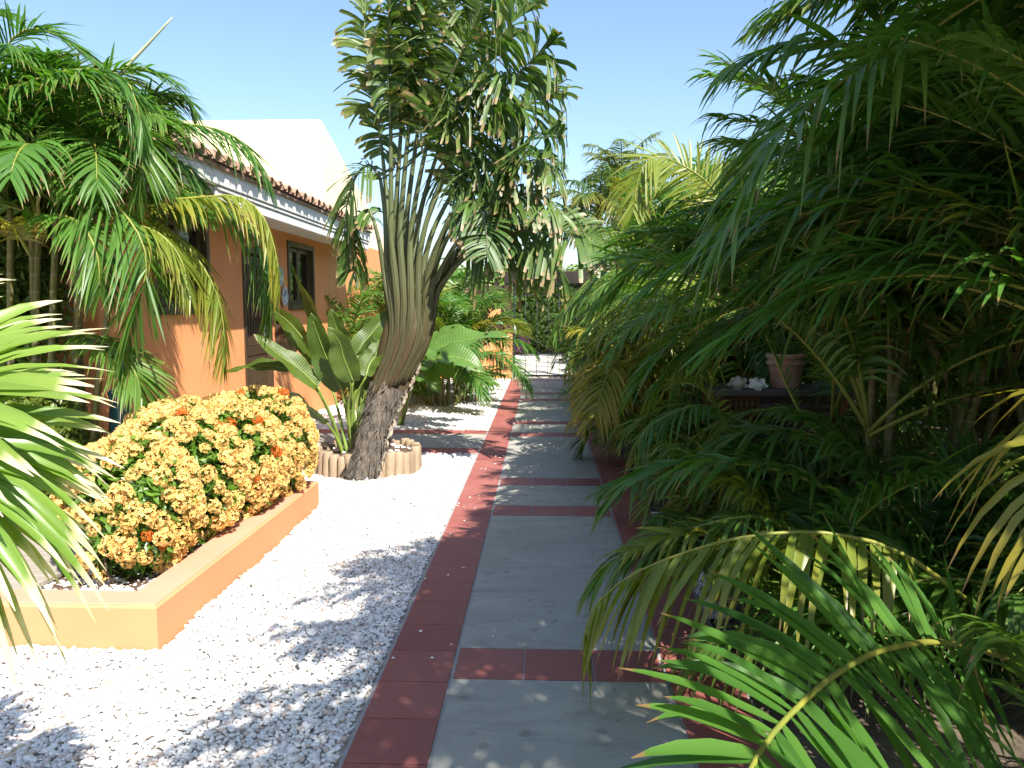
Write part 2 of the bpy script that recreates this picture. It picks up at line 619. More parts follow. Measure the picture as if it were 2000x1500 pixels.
M['orange'] = plaster('orange plaster', (0.74, 0.30, 0.12), (0.77, 0.335, 0.14), (0.64, 0.24, 0.10))
M['orange_wall'] = plaster('orange planter plaster', (0.66, 0.255, 0.12), (0.70, 0.285, 0.14), (0.56, 0.21, 0.10))
M['coping'] = plaster('pinkish brown coping', (0.57, 0.27, 0.175), (0.62, 0.31, 0.20), (0.42, 0.19, 0.13))  # pinkish brown, duller than the planter wall plaster
M['cream'] = plaster('cream plaster', (0.86, 0.74, 0.47), (0.88, 0.77, 0.52), (0.8, 0.68, 0.42))
M['white_paint'] = surf('white paint', (0.78, 0.77, 0.74), (0.70, 0.69, 0.66), 4, 0.6, 0.1, 0.004, 60)
M['grey_groove'] = surf('fascia groove', (0.42, 0.42, 0.42), (0.36, 0.36, 0.36), 5, 0.7)
M['roof_tile'] = surf('clay roof tile', (0.42, 0.25, 0.175), (0.27, 0.165, 0.12), 7, 0.85, 0.4, 0.01, 40)
M['dark_wood'] = surf('dark brown wood', (0.075, 0.045, 0.025), (0.045, 0.028, 0.017), 5, 0.45, 0.25, 0.004, 30, stretch=(6, 6, 0.5))
M['beam_wood'] = surf('shaded beam wood', (0.030, 0.020, 0.014), (0.018, 0.013, 0.010), 5, 0.6, 0.25, 0.004, 30)  # near-black brown: the shade on the lintel is put into its colour
M['frame'] = surf('olive brown window frame', (0.095, 0.075, 0.03), (0.06, 0.048, 0.022), 5, 0.45, 0.1)
M['log'] = attr_surf('log edging', (0.26, 0.185, 0.12), (0.38, 0.285, 0.19), 0.85, 22)
M['log_end'] = surf('log end grain', (0.42, 0.33, 0.22), (0.33, 0.25, 0.16), 30, 0.85, 0.4)
M['bark'] = surf('mulch soil', (0.10, 0.06, 0.04), (0.17, 0.10, 0.065), 30, 0.95, 0.9, 0.03, 60)
M['iron'] = surf('black iron', (0.025, 0.027, 0.032), (0.015, 0.016, 0.02), 20, 0.45, 0.1)
M['terracotta'] = surf('terracotta', (0.42, 0.19, 0.12), (0.50, 0.34, 0.28), 6, 0.85, 0.3, 0.006, 40)
M['shell'] = surf('shell white', (0.80, 0.78, 0.74), (0.68, 0.62, 0.56), 12, 0.45, 0.3)
M['shell_grey'] = surf('weathered shell', (0.55, 0.48, 0.36), (0.38, 0.32, 0.24), 14, 0.75, 0.5)
M['lattice'] = surf('orange brown lattice wood', (0.22, 0.095, 0.035), (0.15, 0.065, 0.028), 8, 0.7, 0.2)
M['bench_top'] = surf('weathered board', (0.13, 0.10, 0.09), (0.09, 0.075, 0.065), 5, 0.8, 0.3)
M['deck'] = surf('grey decking', (0.34, 0.30, 0.25), (0.26, 0.23, 0.19), 6, 0.85, 0.4, 0.006, 30, stretch=(0.6, 8, 8))
M['teal'] = surf('teal glaze', (0.03, 0.10, 0.11), (0.06, 0.16, 0.165), 5, 0.2, 0.05)
M['plate'] = surf('glazed plate', (0.62, 0.60, 0.56), (0.20, 0.28, 0.42), 22, 0.25, 0.05, lo=0.48, hi=0.56)
M['paper'] = surf('paper', (0.72, 0.72, 0.70), (0.62, 0.64, 0.66), 3, 0.8, 0.02)
M['spear'] = surf('unopened leaf', (0.42, 0.42, 0.27), (0.34, 0.35, 0.2), 6, 0.5, 0.05)
M['metal'] = surf('brushed steel', (0.45, 0.45, 0.45), (0.38, 0.38, 0.38), 20, 0.35, 0.1)
M['ink'] = surf('dark print', (0.06, 0.08, 0.12), (0.10, 0.12, 0.16), 30, 0.7)
M['sign_teal'] = surf('teal sign paint', (0.12, 0.42, 0.36), (0.2, 0.5, 0.42), 8, 0.5)
m_, nt_, out_ = new_mat('window glass')
principled(nt_, out_, (0.012, 0.014, 0.012), 0.03, 0.9)
M['glass'] = m_
# ------------------------------------------------------------------ plant generators
W_PALM = (np.array([0, .1, .35, .62, .84, 1.0]), np.array([.35, .85, 1, .82, .45, .04]))
W_STRIP = (np.array([0, .15, .4, .7, .94, 1.0]), np.array([.5, .62, .8, .97, 1, .8]))
W_FAR = (np.array([0, .4, .75, 1.0]), np.array([.5, 1, .7, .05]))


def frond(mb, mr, rachis, n=44, Lm=0.55, W=0.03, t0=0.18, a0=68, a1=28, vang=25, droop=0.3, seed=0, fold=0.16,
          prof=W_PALM, age=0.0, hint=None, rr=(0.012, 0.003), lprof=None, twist=20, sides=(1, -1), wind=None, mi=0, jit=1.0, rcol=None, upside=0.0, thin_tip=1.0, wvar=0.0, tears=0):
    """a pinnate leaf: leaflets (or the torn strips of a paddle leaf) along a midrib; writes leaflets to mb, midrib to mr"""
    rng = np.random.default_rng(seed)
    pts = resample(rachis, 36)
    T = norm(np.gradient(pts, axis=0))
    up = np.array([0, 0, 1.0]) if hint is None else norm(np.asarray(hint, float))
    U = up[None, :] - (T @ up)[:, None] * T
    bad = np.linalg.norm(U, axis=1) < 0.15
    U = norm(U)
    # keep the frame continuous
    for i in range(1, len(U)):
        if bad[i]:
            u = U[i - 1] - (U[i - 1] @ T[i]) * T[i]
            U[i] = u / max(np.linalg.norm(u), 1e-6)
    if mr is not None:
        k = len(pts)
        tube(mr, pts[::2], np.linspace(rr[0], rr[1], k)[::2], 6, mi=0)
    N = n * len(sides)
    t = np.repeat(np.linspace(t0, 1.0, n), len(sides)) + rng.normal(0, 0.15 / n, N) * jit
    t = np.clip(t, t0, 1.0)
    side = np.tile(np.array(sides, float), n)
    u = t * 35
    i0 = np.clip(u.astype(int), 0, 34)
    f = (u - i0)[:, None]
    p0 = pts[i0] * (1 - f) + pts[i0 + 1] * f
    Tt = norm(T[i0] * (1 - f) + T[i0 + 1] * f)
    Ut = norm(U[i0] * (1 - f) + U[i0 + 1] * f)
    Bt = np.cross(Tt, Ut) * side[:, None]
    q = (t - t0) / (1 - t0)
    a = np.radians(a0 + (a1 - a0) * q ** 1.2 + rng.normal(0, 5, N) * jit)
    v = np.radians(vang + rng.normal(0, 7, N) * jit)
    gi = None
    if tears:      # neighbouring strips still hold together and swing as a group
        cuts = np.sort(rng.random(tears))
        gi = np.searchsorted(cuts, q + rng.normal(0, .004, N)) + (side > 0) * (tears + 1)
        ng = 2 * (tears + 1)
        a = a + np.radians(rng.normal(0, 15, ng))[gi]
        v = v + np.radians(rng.normal(0, 15, ng))[gi]
    if lprof is None:
        ln = np.interp(q, [0, .12, .4, .7, .9, 1], [.55, .82, 1, .85, .55, .4])
    else:
        ln = np.interp(q, *lprof)
    ln = ln * Lm * (1 + rng.normal(0, 0.07, N) * jit)
    d = np.cos(a)[:, None] * Tt + np.sin(a)[:, None] * (np.cos(v)[:, None] * Bt + np.sin(v)[:, None] * Ut)
    nn = Ut - (Ut * d).sum(1, keepdims=True) * d
    nn = norm(nn)
    tw = np.radians(rng.normal(0, twist, N) + upside)
    nn = nn * np.cos(tw)[:, None] + np.cross(d, nn) * np.sin(tw)[:, None]
    Wd = norm(np.cross(d, nn))
    sp, wp = prof
    S = len(sp)
    dr = droop * (1 + rng.normal(0, 0.35, N) * jit)
    if gi is not None:
        dr = droop * rng.lognormal(0, .55, ng)[gi] * (1 + rng.normal(0, .15, N))
        ln = ln * rng.uniform(.8, 1.15, ng)[gi]
        nn0 = rng.normal(0, .3, ng)[gi]
        nn = norm(nn * np.cos(nn0)[:, None] + np.cross(d, nn) * np.sin(nn0)[:, None])
        Wd = norm(np.cross(d, nn))
    g = np.array([0, 0, -1.0])
    s1 = sp[None, :, None]
    c = p0[:, None, :] + d[:, None, :] * (ln[:, None, None] * (s1 - 0.22 * np.abs(dr)[:, None, None] * s1 ** 2)) + g * (dr * ln)[:, None, None] * s1 ** 2.2
    if wind is not None:
        c = c + np.asarray(wind, float) * ln[:, None, None] * s1 ** 2
    ww = W * (0.8 + 0.2 * np.interp(q, [0, .2, .8, 1], [.6, 1, 1, .5 * thin_tip + .1]))[:, None, None] * wp[None, :, None] / 2
    if wvar:
        ww = ww * rng.lognormal(0, wvar, N)[:, None, None]
    rnd = rng.random(N)
    col = np.zeros((N, S, 3))
    col[:, :, 0] = rnd[:, None]
    col[:, :, 1] = sp[None, :]
    col[:, :, 2] = age
    # gravity changes the tangent: keep the width across it
    if fold:
        l = c + Wd[:, None, :] * ww
        r = c - Wd[:, None, :] * ww
        m = c - nn[:, None, :] * ww * (fold * 2)
        vv = np.stack([l, m, r], 2)
        k = 3
    else:
        vv = np.stack([c + Wd[:, None, :] * ww, c - Wd[:, None, :] * ww], 2)
        k = 2
    cc = np.repeat(col[:, :, None, :], k, 2)
    base = np.arange(N)[:, None, None] * (S * k)
    si = np.arange(S - 1)[None, :, None] * k
    ki = np.arange(k - 1)[None, None, :]
    b = base + si + ki
    quads = np.stack([b, b + 1, b + k + 1, b + k], -1).reshape(-1, 4)
    mb.add(vv.reshape(-1, 3), quads, None, mi, cc.reshape(-1, 3))


def arch(base, az, e0, length, bend, n=14, sway=0.0, power=1.2):
    """curve leaving base at azimuth az, elevation e0 (deg), bending down by bend (deg) along its length"""
    s = np.linspace(0, 1, n)
    e = np.radians(e0 - bend * s ** power)
    a = az + sway * s
    d = np.stack([np.cos(e) * np.cos(a), np.cos(e) * np.sin(a), np.sin(e)], 1)
    step = length / (n - 1)
    return np.asarray(base, float) + np.concatenate([[np.zeros(3)], np.cumsum(d[:-1] * step, 0)])


def add_frond(th, rach, mat='areca', rmat='rachis', name='frond', detail=1, **kw):
    mb, mr = MB(), MB()
    if detail == 0:
        kw.setdefault('n', 26)
        kw.setdefault('fold', 0)
        kw.setdefault('prof', W_FAR)
        kw['W'] = kw.get('W', 0.03) * 1.35
    frond(mb, mr, rach, **kw)
    o = mb.build(name, M[mat], th)
    mr.build('midrib', M[rmat], o)
    return o


def cane(th, pts, r0, r1, mat='cane', name='cane'):
    mb = MB()
    p = resample(pts, 40)
    rad = np.linspace(r0, r1, 40)
    rad = rad * (1 + 0.10 * (np.arange(40) % 5 == 0))
    tube(mb, p, rad, 10)
    return mb.build(name, M[mat], th)


def areca(base, label, stems=5, hgt=(0.6, 1.6), spread=0.25, nf=(5, 7), flen=(1.5, 2.1), seed=1, detail=1, az_bias=None, group='areca palms along the garden',
          Lm=0.52, W=0.024, yellow=0.25, lean=None, e_rng=(35, 80), n=54, low=0, azs=None, avoid=None):
    rng = np.random.default_rng(seed)
    base = np.asarray(base, float)
    th = thing('areca_palm', base, label, 'palm', group)
    for s in range(stems):
        a = rng.uniform(0, 2 * math.pi)
        off = np.array([math.cos(a), math.sin(a), 0]) * spread * math.sqrt(rng.random())
        h = rng.uniform(*hgt)
        out = off * rng.uniform(0.5, 1.2) + (np.asarray(lean) * h if lean is not None else 0)
        p0 = base + off
        top = p0 + np.array([out[0], out[1], h])
        mid = (p0 + top) / 2 - np.array([out[0], out[1], 0]) * 0.15
        rr_ = (rng.uniform(.022, .032), rng.uniform(.018, .024))
        near = top[1] < 3.7 and 0 < min(to_px(top)[0], to_px(p0 * .3 + top * .7)[0]) < 2090 and top[1] > .8
        if near:
            continue
        cane(th, [p0, mid, top], *rr_)
        k = rng.integers(nf[0], nf[1] + 1)
        a_0 = rng.uniform(0, 2 * math.pi)
        for j in range(k):
            az = a_0 + j * 2.4 + rng.normal(0, 0.25)
            if az_bias is not None and rng.random() < 0.6:
                az = az_bias + rng.normal(0, 0.7)
            q = j / max(k - 1, 1)
            e0 = e_rng[1] - (e_rng[1] - e_rng[0]) * q + rng.normal(0, 4)
            ln = rng.uniform(*flen) * (0.85 + 0.15 * q)
            bend = rng.uniform(55, 105) * (0.75 + 0.35 * q)
            r = arch(top - np.array([0, 0, 0.05 * q]), az, e0, ln, bend, sway=rng.normal(0, 0.25))
            if avoid is not None and avoid(r):
                continue
            old = rng.random() < yellow
            add_frond(th, r, 'areca_sun' if old else 'areca', detail=detail, n=n if detail else 26, Lm=Lm * rng.uniform(.85, 1.1), W=W,
                      vang=rng.uniform(5, 35), droop=rng.uniform(.25, .6), seed=int(rng.integers(1e9)), age=rng.uniform(0, .55) if old else rng.uniform(0, .25),
                      a0=rng.uniform(58, 75), a1=rng.uniform(22, 35), rr=(0.013, 0.003))
    for j in range(low):       # young low fronds that rise from the ground around the clump
        az = rng.uniform(0, 2 * math.pi) if az_bias is None else az_bias + rng.normal(0, 1.0)
        b = base + np.array([math.cos(az), math.sin(az), 0]) * spread * 0.8
        r = arch(b, az, rng.uniform(45, 75), rng.uniform(.8, 1.4), rng.uniform(50, 100), sway=rng.normal(0, .3))
        if avoid is not None and avoid(r):
            continue
        add_frond(th, r, 'areca' if rng.random() < .7 else 'areca_sun', detail=detail, n=30 if detail else 20, Lm=Lm * .8, W=W * .9, vang=rng.uniform(5, 30), droop=rng.uniform(.3, .7),
                  seed=int(rng.integers(1e9)), age=rng.uniform(0, .4), rr=(0.009, 0.003))
    return th


def leaf_cloud(mb, centers, radii, n, size, seed, up=0.4, mi=0, fill=0.55, shape='ell', age=0.0, wl=0.45):
    """n small leaves (two folded quads each) spread through ellipsoids, denser toward their shells"""
    rng = np.random.default_rng(seed)
    centers = np.asarray(centers, float).reshape(-1, 3)
    radii = np.broadcast_to(np.asarray(radii, float).reshape(-1, 3), centers.shape)
    vol = radii.prod(1) ** (2 / 3)
    which = rng.choice(len(centers), n, p=vol / vol.sum())
    if shape == 'ell':
        d = norm(rng.normal(size=(n, 3)))
        r = fill + (1 - fill) * rng.random(n) ** 0.6
        r = r * (1 + 0.12 * np.sin(d[:, 0] * 7 + which) * np.cos(d[:, 2] * 6 + which * 2))
        p = centers[which] + d * r[:, None] * radii[which]
    else:
        d = rng.uniform(-1, 1, (n, 3))
        p = centers[which] + d * radii[which]
    out = norm(d + np.array([0, 0, up]) + rng.normal(0, 0.55, (n, 3)))
    t = norm(np.cross(out, rng.normal(size=(n, 3))))
    t = norm(t + out * 0.25 - np.array([0, 0, 0.15]))
    w = norm(np.cross(t, out))
    nn = np.cross(w, t)
    ls = size * rng.uniform(0.7, 1.3, n)[:, None]
    ww = ls * wl / 2
    v = np.stack([p, p + t * ls * .45 + w * ww, p + t * ls * .5 - nn * ww * .3, p + t * ls * .45 - w * ww, p + t * ls - nn * ls * .08], 1)
    b = np.arange(n)[:, None] * 5
    q = np.concatenate([b + np.array([[0, 3, 2, 0]])[:, :0], ], 1) if False else None
    tri = np.concatenate([b + np.array([0, 2, 1]), b + np.array([0, 3, 2]), b + np.array([1, 2, 4]), b + np.array([2, 3, 4])])
    col = np.zeros((n, 5, 3))
    col[:, :, 0] = rng.random(n)[:, None]
    col[:, :, 1] = np.array([0, .45, .5, .45, .8])[None, :]
    col[:, :, 2] = age + rng.random(n)[:, None] * 0.25
    mb.add(v.reshape(-1, 3), None, tri, mi, col.reshape(-1, 3))


def paddle(mb, mid, hw, hint, fold=0.25, seed=0, age=0.0, wav=0.03, pw=(0.75, 0.62), torn=0.0):
    """an entire banana-like blade along mid, half width hw, facing hint"""
    rng = np.random.default_rng(seed)
    n = 22
    pts = resample(mid, n)
    T = norm(np.gradient(pts, axis=0))
    h = norm(np.asarray(hint, float))
    Nn = norm(h[None, :] - (T @ h)[:, None] * T)
    B = np.cross(T, Nn)
    t = np.linspace(0, 1, n)
    w = hw * np.clip(np.sin(math.pi * (0.06 + 0.94 * t) ** pw[0]), 0, 1) ** pw[1]
    w[-1] = 0.004
    us = np.array([-1, -.66, -.33, 0, .33, .66, 1])
    ph = rng.uniform(0, 6, 4)
    v = np.zeros((n, 7, 3))
    for k, u in enumerate(us):
        wave = wav * abs(u) * (np.sin(t * 9 + ph[0] + (2 if u > 0 else 0)) + 0.6 * np.sin(t * 17 + ph[1] + u))
        ripple = 0.004 * np.sin(t * 70 + 3 * u)
        v[:, k] = pts + B * (u * w)[:, None] + Nn * (fold * abs(u) * w + wave * (w / hw) - 0.10 * hw * abs(u) ** 2 + ripple)[:, None]
    q = []
    for i in range(n - 1):
        for k in range(6):
            if torn and k in (0, 1, 4, 5) and rng.random() < torn:
                continue
            q.append((i * 7 + k, i * 7 + k + 1, (i + 1) * 7 + k + 1, (i + 1) * 7 + k))
    col = np.zeros((n, 7, 3))
    col[:, :, 0] = rng.random() * 0.6 + 0.4 * rng.random((n, 1))
    col[:, :, 1] = t[:, None] * 0.9
    col[:, :, 2] = age
    mb.add(v.reshape(-1, 3), q, None, 0, col.reshape(-1, 3))
    return pts, Nn


def paddle_leaf(th, pet, mid, hw, hint, mat='strel', pr=(0.016, 0.008), **kw):
    mb = MB()
    pts, Nn = paddle(mb, mid, hw, hint, **kw)
    o = mb.build('leaf', M[mat], th)
    mr = MB()
    tube(mr, resample(pet, 14), np.linspace(pr[0], pr[1], 14), 8)
    tube(mr, pts[:-2] + Nn[:-2] * 0.0035, np.linspace(pr[1], 0.002, len(pts) - 2), 6)
    mr.build('leaf_stalk', M['strel_rib'], o)
    return o


def fan_leaf(th, c, axis, nrm, rad, spread=100, nseg=26, seed=0, droop=0.25, W=0.05, age=0.0, fused=0.35, mat='fan'):
    rng = np.random.default_rng(seed)
    axis = norm(np.asarray(axis, float))
    nrm = np.asarray(nrm, float)
    nrm = norm(nrm - (nrm @ axis) * axis)
    side = np.cross(nrm, axis)
    sp = np.array([0, .2, .4, .6, .78, .92, 1.0])
    wp = np.array([.25, .65, 1.0, .95, .7, .35, .05])
    ang = np.radians(np.linspace(-spread, spread, nseg) + rng.normal(0, 1.5, nseg))
    mb = MB()
    for a in ang:
        d = axis * math.cos(a) + side * math.sin(a)
        ln = rad * (0.72 + 0.28 * math.cos(a * 0.7)) * rng.uniform(.92, 1.06)
        w = norm(np.cross(nrm, d))
        k = droop * rng.uniform(.5, 1.7)
        cpt = c + d * (ln * sp[:, None]) + np.array([0, 0, -1.0]) * (k * ln * sp[:, None] ** 3) + nrm * (0.10 * ln * np.sin(sp[:, None] * 3))
        tw = rng.normal(0, .35) * sp[:, None]
        wv = w * np.cos(tw) + nrm * np.sin(tw)
        ww = (W * wp * rng.uniform(.9, 1.1) / 2)[:, None]
        v = np.stack([cpt + wv * ww, cpt - nrm * ww * 0.55, cpt - wv * ww], 1)
        b = np.arange(len(sp) - 1)[:, None] * 3
        q = np.concatenate([np.stack([b + j, b + j + 1, b + j + 4, b + j + 3], -1).reshape(-1, 4) for j in (0, 1)])
        col = np.zeros((len(sp), 3, 3))
        col[:, :, 0] = rng.random()
        col[:, :, 1] = sp[:, None]
        col[:, :, 2] = age
        mb.add(v.reshape(-1, 3), q, None, 0, col.reshape(-1, 3))
    return mb.build('fan_leaf', M[mat], th)


def coconut(base, h, label, seed, lean=(0, 0), nf=16, flen=2.6, group='distant coconut palms', name='coconut_palm'):
    rng = np.random.default_rng(seed)
    base = np.asarray(base, float)
    th = thing(name, base, label, 'palm', group)
    top = base + np.array([lean[0], lean[1], h])
    cane(th, [base, (base + top) / 2 + np.array([.1, 0, 0]), top], .14, .09, 'wood_stem', 'trunk')
    mb = MB()
    for j in range(nf):
        az = j * 2.4 + rng.normal(0, .2)
        q = j / nf
        r = arch(top, az, 75 - 85 * q + rng.normal(0, 5), flen * rng.uniform(.85, 1.1), rng.uniform(50, 85), sway=rng.normal(0, .2))
        frond(mb, mb, r, n=34, Lm=.75, W=.055, fold=0, prof=W_FAR, seed=int(rng.integers(1e9)), t0=.15, vang=5, droop=.55, age=rng.uniform(0, .4), rr=(.03, .008))
    mb.build('crown', M['coconut'], th)
    return th


def leafy_tree(base, h, rad, label, seed, n=5000, size=.09, group=None, name='leafy_tree', cat='tree', mat='tree_leaf', trunk_h=None, clumps=14):
    rng = np.random.default_rng(seed)
    base = np.asarray(base, float)
    rad = np.asarray(rad, float)
    th = thing(name, base, label, cat, group)
    th_ = trunk_h if trunk_h is not None else h * .35
    cc = base + np.array([0, 0, h - rad[2]])
    cs, rs = [], []
    for i in range(clumps):
        d = norm(rng.normal(size=3))
        cs.append(cc + d * rad * rng.uniform(.35, .8))
        rs.append(rad * rng.uniform(.28, .5))
    mt = MB()
    fork = base + np.array([0, 0, th_])
    tube(mt, resample([base, base + np.array([.05, 0, th_ * .5]), fork], 8), np.linspace(.11, .08, 8) * max(1, h / 4), 8)
    for i in range(0, clumps, 2):
        tube(mt, resample([fork, (fork + cs[i]) / 2 + rng.normal(0, .08, 3), cs[i]], 8), np.linspace(.06, .012, 8), 6)
    mt.build('trunk', M['wood_stem'], th)
    mb = MB()
    leaf_cloud(mb, cs, rs, n, size, seed + 5)
    mb.build('crown', M[mat], th)
    return th
# ================================================================== the setting
rs = np.random.default_rng(7)


def struct(o):
    o["kind"] = "structure"
    return o


mb = MB()
mb.add([(-900, -300, -.05), (900, -300, -.05), (900, 1500, -.05), (-900, 1500, -.05)], [(0, 1, 2, 3)])
struct(mb.build('ground', M['ground']))
mb = MB()
box(mb, (-60, 18.45, -.045), (60, 27.2, .0))
struct(mb.build('street', M['street']))

BX0, BX1, SX0, SX1, RX0, RX1 = -.70, -.395, -.385, .535, .545, .85
P_END = 18.0
ROWS = []
for k in range(-1, 4):
    ROWS += [6.02 + 3.78 * k, 7.07 + 3.77 * k]
ROWS = [y for y in ROWS if y < P_END - .5]
mb = MB()
box(mb, (BX0 - .01, .2, -.12), (RX1 + .01, P_END, .0))
box(mb, (-3.44, 8.65, -.12), (BX0 - .01, 10.30, .0))
struct(mb.build('path_bed', M['grout']))
mb = MB()
tm = MB()


def tile(x0, y0, x1, y1):
    box(tm, (x0 + .004, y0 + .004, .0005), (x1 - .004, y1 - .004, .006 + rs.uniform(-.0008, .0008)), bev=.002, col=(rs.random(), 0, 0))


prev = .25
for y in ROWS + [P_END]:
    if y - prev > .1:
        box(mb, (SX0, prev, .0005), (SX1, y - .006 if y < P_END else y, .005), bev=.002)
    if y < P_END:
        w = (SX1 - SX0) / 3
        for i in range(3):
            tile(SX0 + i * w, y, SX0 + (i + 1) * w, y + .31)
    prev = y + .316
y = 3.265 - .31 * 10
while y + .31 < P_END:
    tile(BX0, y, BX1, y + .31)
    tile(RX0, y, RX1, y + .31)
    y += .31
box(mb, (-3.43, 8.975, .0005), (BX0 - .016, 9.96, .005), bev=.002)
x = BX0 - .012
while x - .31 > -3.44:
    tile(x - .31, 8.66, x, 8.97)
    tile(x - .31, 9.965, x, 10.275)
    x -= .31
struct(mb.build('path', M['cement']))
struct(tm.build('path_tiles', M['tile']))

mb = MB()
mb.add([(-9, -2, -.03), (BX0 - .012, -2, -.03), (BX0 - .012, P_END, -.03), (-9, P_END, -.03)], [(0, 1, 2, 3)])
mb.add([(RX1 + .012, 4.1, -.03), (1.0, 4.1, -.03), (1.0, 6.3, -.03), (RX1 + .012, 6.3, -.03)], [(0, 1, 2, 3)])
struct(mb.build('gravel_bed', M['gravel_base']))

# ---- loose white pebbles
def ico():
    p = (1 + 5 ** .5) / 2
    v = norm(np.array([(-1, p, 0), (1, p, 0), (-1, -p, 0), (1, -p, 0), (0, -1, p), (0, 1, p), (0, -1, -p), (0, 1, -p), (p, 0, -1), (p, 0, 1), (-p, 0, -1), (-p, 0, 1)], float))
    f = np.array([(0, 11, 5), (0, 5, 1), (0, 1, 7), (0, 7, 10), (0, 10, 11), (1, 5, 9), (5, 11, 4), (11, 10, 2), (10, 7, 6), (7, 1, 8), (3, 9, 4), (3, 4, 2), (3, 2, 6), (3, 6, 8), (3, 8, 9), (4, 9, 5), (2, 4, 11), (6, 2, 10), (8, 6, 7), (9, 8, 1)])
    return v, f


RING_C = np.array([-1.76, 7.88])
RING_R = .50
PL_X0, PL_X1, PL_Y0, PL_Y1 = -4.6, -1.81, 3.57, 6.30


def pebbles(mb, x0, x1, y0, y1, sp, size, seed, zc=-.012, keep=None):
    rng = np.random.default_rng(seed)
    nx, ny = int((x1 - x0) / sp), int((y1 - y0) / sp)
    gx, gy = np.meshgrid(np.arange(nx), np.arange(ny))
    p = np.stack([x0 + (gx.ravel() + .5) * sp, y0 + (gy.ravel() + .5) * sp], 1) + rng.uniform(-.5, .5, (nx * ny, 2)) * sp
    k = ~((p[:, 0] < PL_X1 + .01) & (p[:, 1] > PL_Y0 - .01) & (p[:, 1] < PL_Y1 + .01))
    k &= np.hypot(p[:, 0] - RING_C[0], p[:, 1] - RING_C[1]) > RING_R + .05
    k &= ~((p[:, 1] > 8.645) & (p[:, 1] < 10.305) & (p[:, 0] < 0))
    k &= ~((p[:, 0] < -3.45) & (p[:, 1] > 6.1))
    if keep is not None:
        k &= keep(p)
    p = p[k]
    n = len(p)
    v, f = ico()
    s = size * rng.lognormal(0, .28, n)[:, None] * np.stack([rng.uniform(.8, 1.3, n), rng.uniform(.7, 1.0, n), rng.uniform(.45, .8, n)], 1) / 2
    jit = 1 + rng.normal(0, .13, (n, 12, 1))
    vv = v[None] * jit * s[:, None, :]
    a = rng.uniform(0, 6.28, n)
    tl = rng.normal(0, .35, n)
    ca, sa, ct, st = np.cos(a)[:, None], np.sin(a)[:, None], np.cos(tl)[:, None], np.sin(tl)[:, None]
    y2, z2 = vv[:, :, 1] * ct - vv[:, :, 2] * st, vv[:, :, 1] * st + vv[:, :, 2] * ct
    x2, y3 = vv[:, :, 0] * ca - y2 * sa, vv[:, :, 0] * sa + y2 * ca
    lump = .010 * np.sin(p[:, 0] * 5.1 + 1) * np.cos(p[:, 1] * 3.7) + .006 * np.sin(p[:, 0] * 13 + p[:, 1] * 11)
    z = zc + lump + rng.uniform(-.006, .008, n)
    out = np.stack([x2 + p[:, :1], y3 + p[:, 1:], z2 + z[:, None]], 2)
    col = np.zeros((n, 12, 3))
    col[:, :, 0] = rng.random(n)[:, None]
    col[:, :, 1] = rng.random(n)[:, None]
    mb.add(out.reshape(-1, 3), None, (np.arange(n)[:, None, None] * 12 + f[None]).reshape(-1, 3), 0, col.reshape(-1, 3), smooth=False)


mb = MB()
pebbles(mb, -3.4, BX0 - .018, 2.2, 4.9, .0158, .0215, 1)
pebbles(mb, -3.0, BX0 - .018, 4.9, 8.64, .019, .0255, 2)
pebbles(mb, -3.44, BX0 - .018, 10.31, 17.9, .034, .044, 3)
pebbles(mb, RX1 + .02, .99, 4.2, 6.2, .03, .032, 4)
pebbles(mb, -4.4, -1.85, 6.31, 8.63, .03, .036, 5)
for k in range(40):      # strays kicked onto the path
    v, f = ico()
    xx = BX0 + abs(rs.normal(0, .28)) if k < 34 else rs.uniform(-.6, .8)
    mb.add(v * np.array([1, .8, .6]) * rs.uniform(.005, .010) * (1 + rs.normal(0, .13, (12, 1))) + np.array([xx, rs.uniform(2.6, 9), .012]), None, f, 0, (rs.random(), rs.random() * .8, 0), False)
tag(mb.build('gravel', M['pebble']), kind='stuff')
# faint strip of bare sand in the gravel
mb = MB()
q = []
pts = resample([G(-260, 1640), G(60, 1440), G(200, 1340), G(330, 1272)], 24)
for i, p in enumerate(pts):
    w = .05 + .025 * math.sin(i * 1.7) + .015 * math.sin(i * 4.1)
    q += [(p[0] - w, p[1] - w * .6, -.02), (p[0], p[1], -.004), (p[0] + w, p[1] + w * .6, -.02)]
mb.add(q, [(i * 3 + k, i * 3 + k + 1, i * 3 + k + 4, i * 3 + k + 3) for i in range(23) for k in (0, 1)])
struct(mb.build('sand_strip', M['sand']))

# ================================================================== orange house
WX = -3.45
house = thing('orange_house', (WX, 9.5, 0), 'single storey orange plastered house with white eaves and clay tiled roof', 'house')
HY0, HY1, HT = 6.1, 17.2, 2.78
ops = [(6.99, 8.20, 1.53, 2.5), (9.12, 10.06, .16, 2.30), (10.76, 12.0, 1.56, 2.5)]
mb = MB()
yy = HY0
for (a, b, z0, z1) in ops:
    box(mb, (WX - .2, yy, -.1), (WX, a, HT))
    box(mb, (WX - .2, a, -.1), (WX, b, z0))
    box(mb, (WX - .2, a, z1), (WX, b, HT))
    yy = b
box(mb, (WX - .2, yy, -.1), (WX, HY1, HT))
box(mb, (-10, HY0, -.1), (WX - .2, HY0 + .2, HT))
box(mb, (-10, HY1 - .2, -.1), (WX - .2, HY1, HT))
wall_o = mb.build('wall', M['orange'], house)
mb = MB()
box(mb, (-9.5, HY0 + .3, .1), (WX - .35, HY1 - .3, HT - .1))
mb.build('interior', M['dark_wood'], house)
for y in (10.45, 12.9):
    mb = MB()
    box(mb, (WX - .01, y - .005, 0), (WX + .002, y + .005, HT))
    mb.build('wall_joint', M['coping'], house)


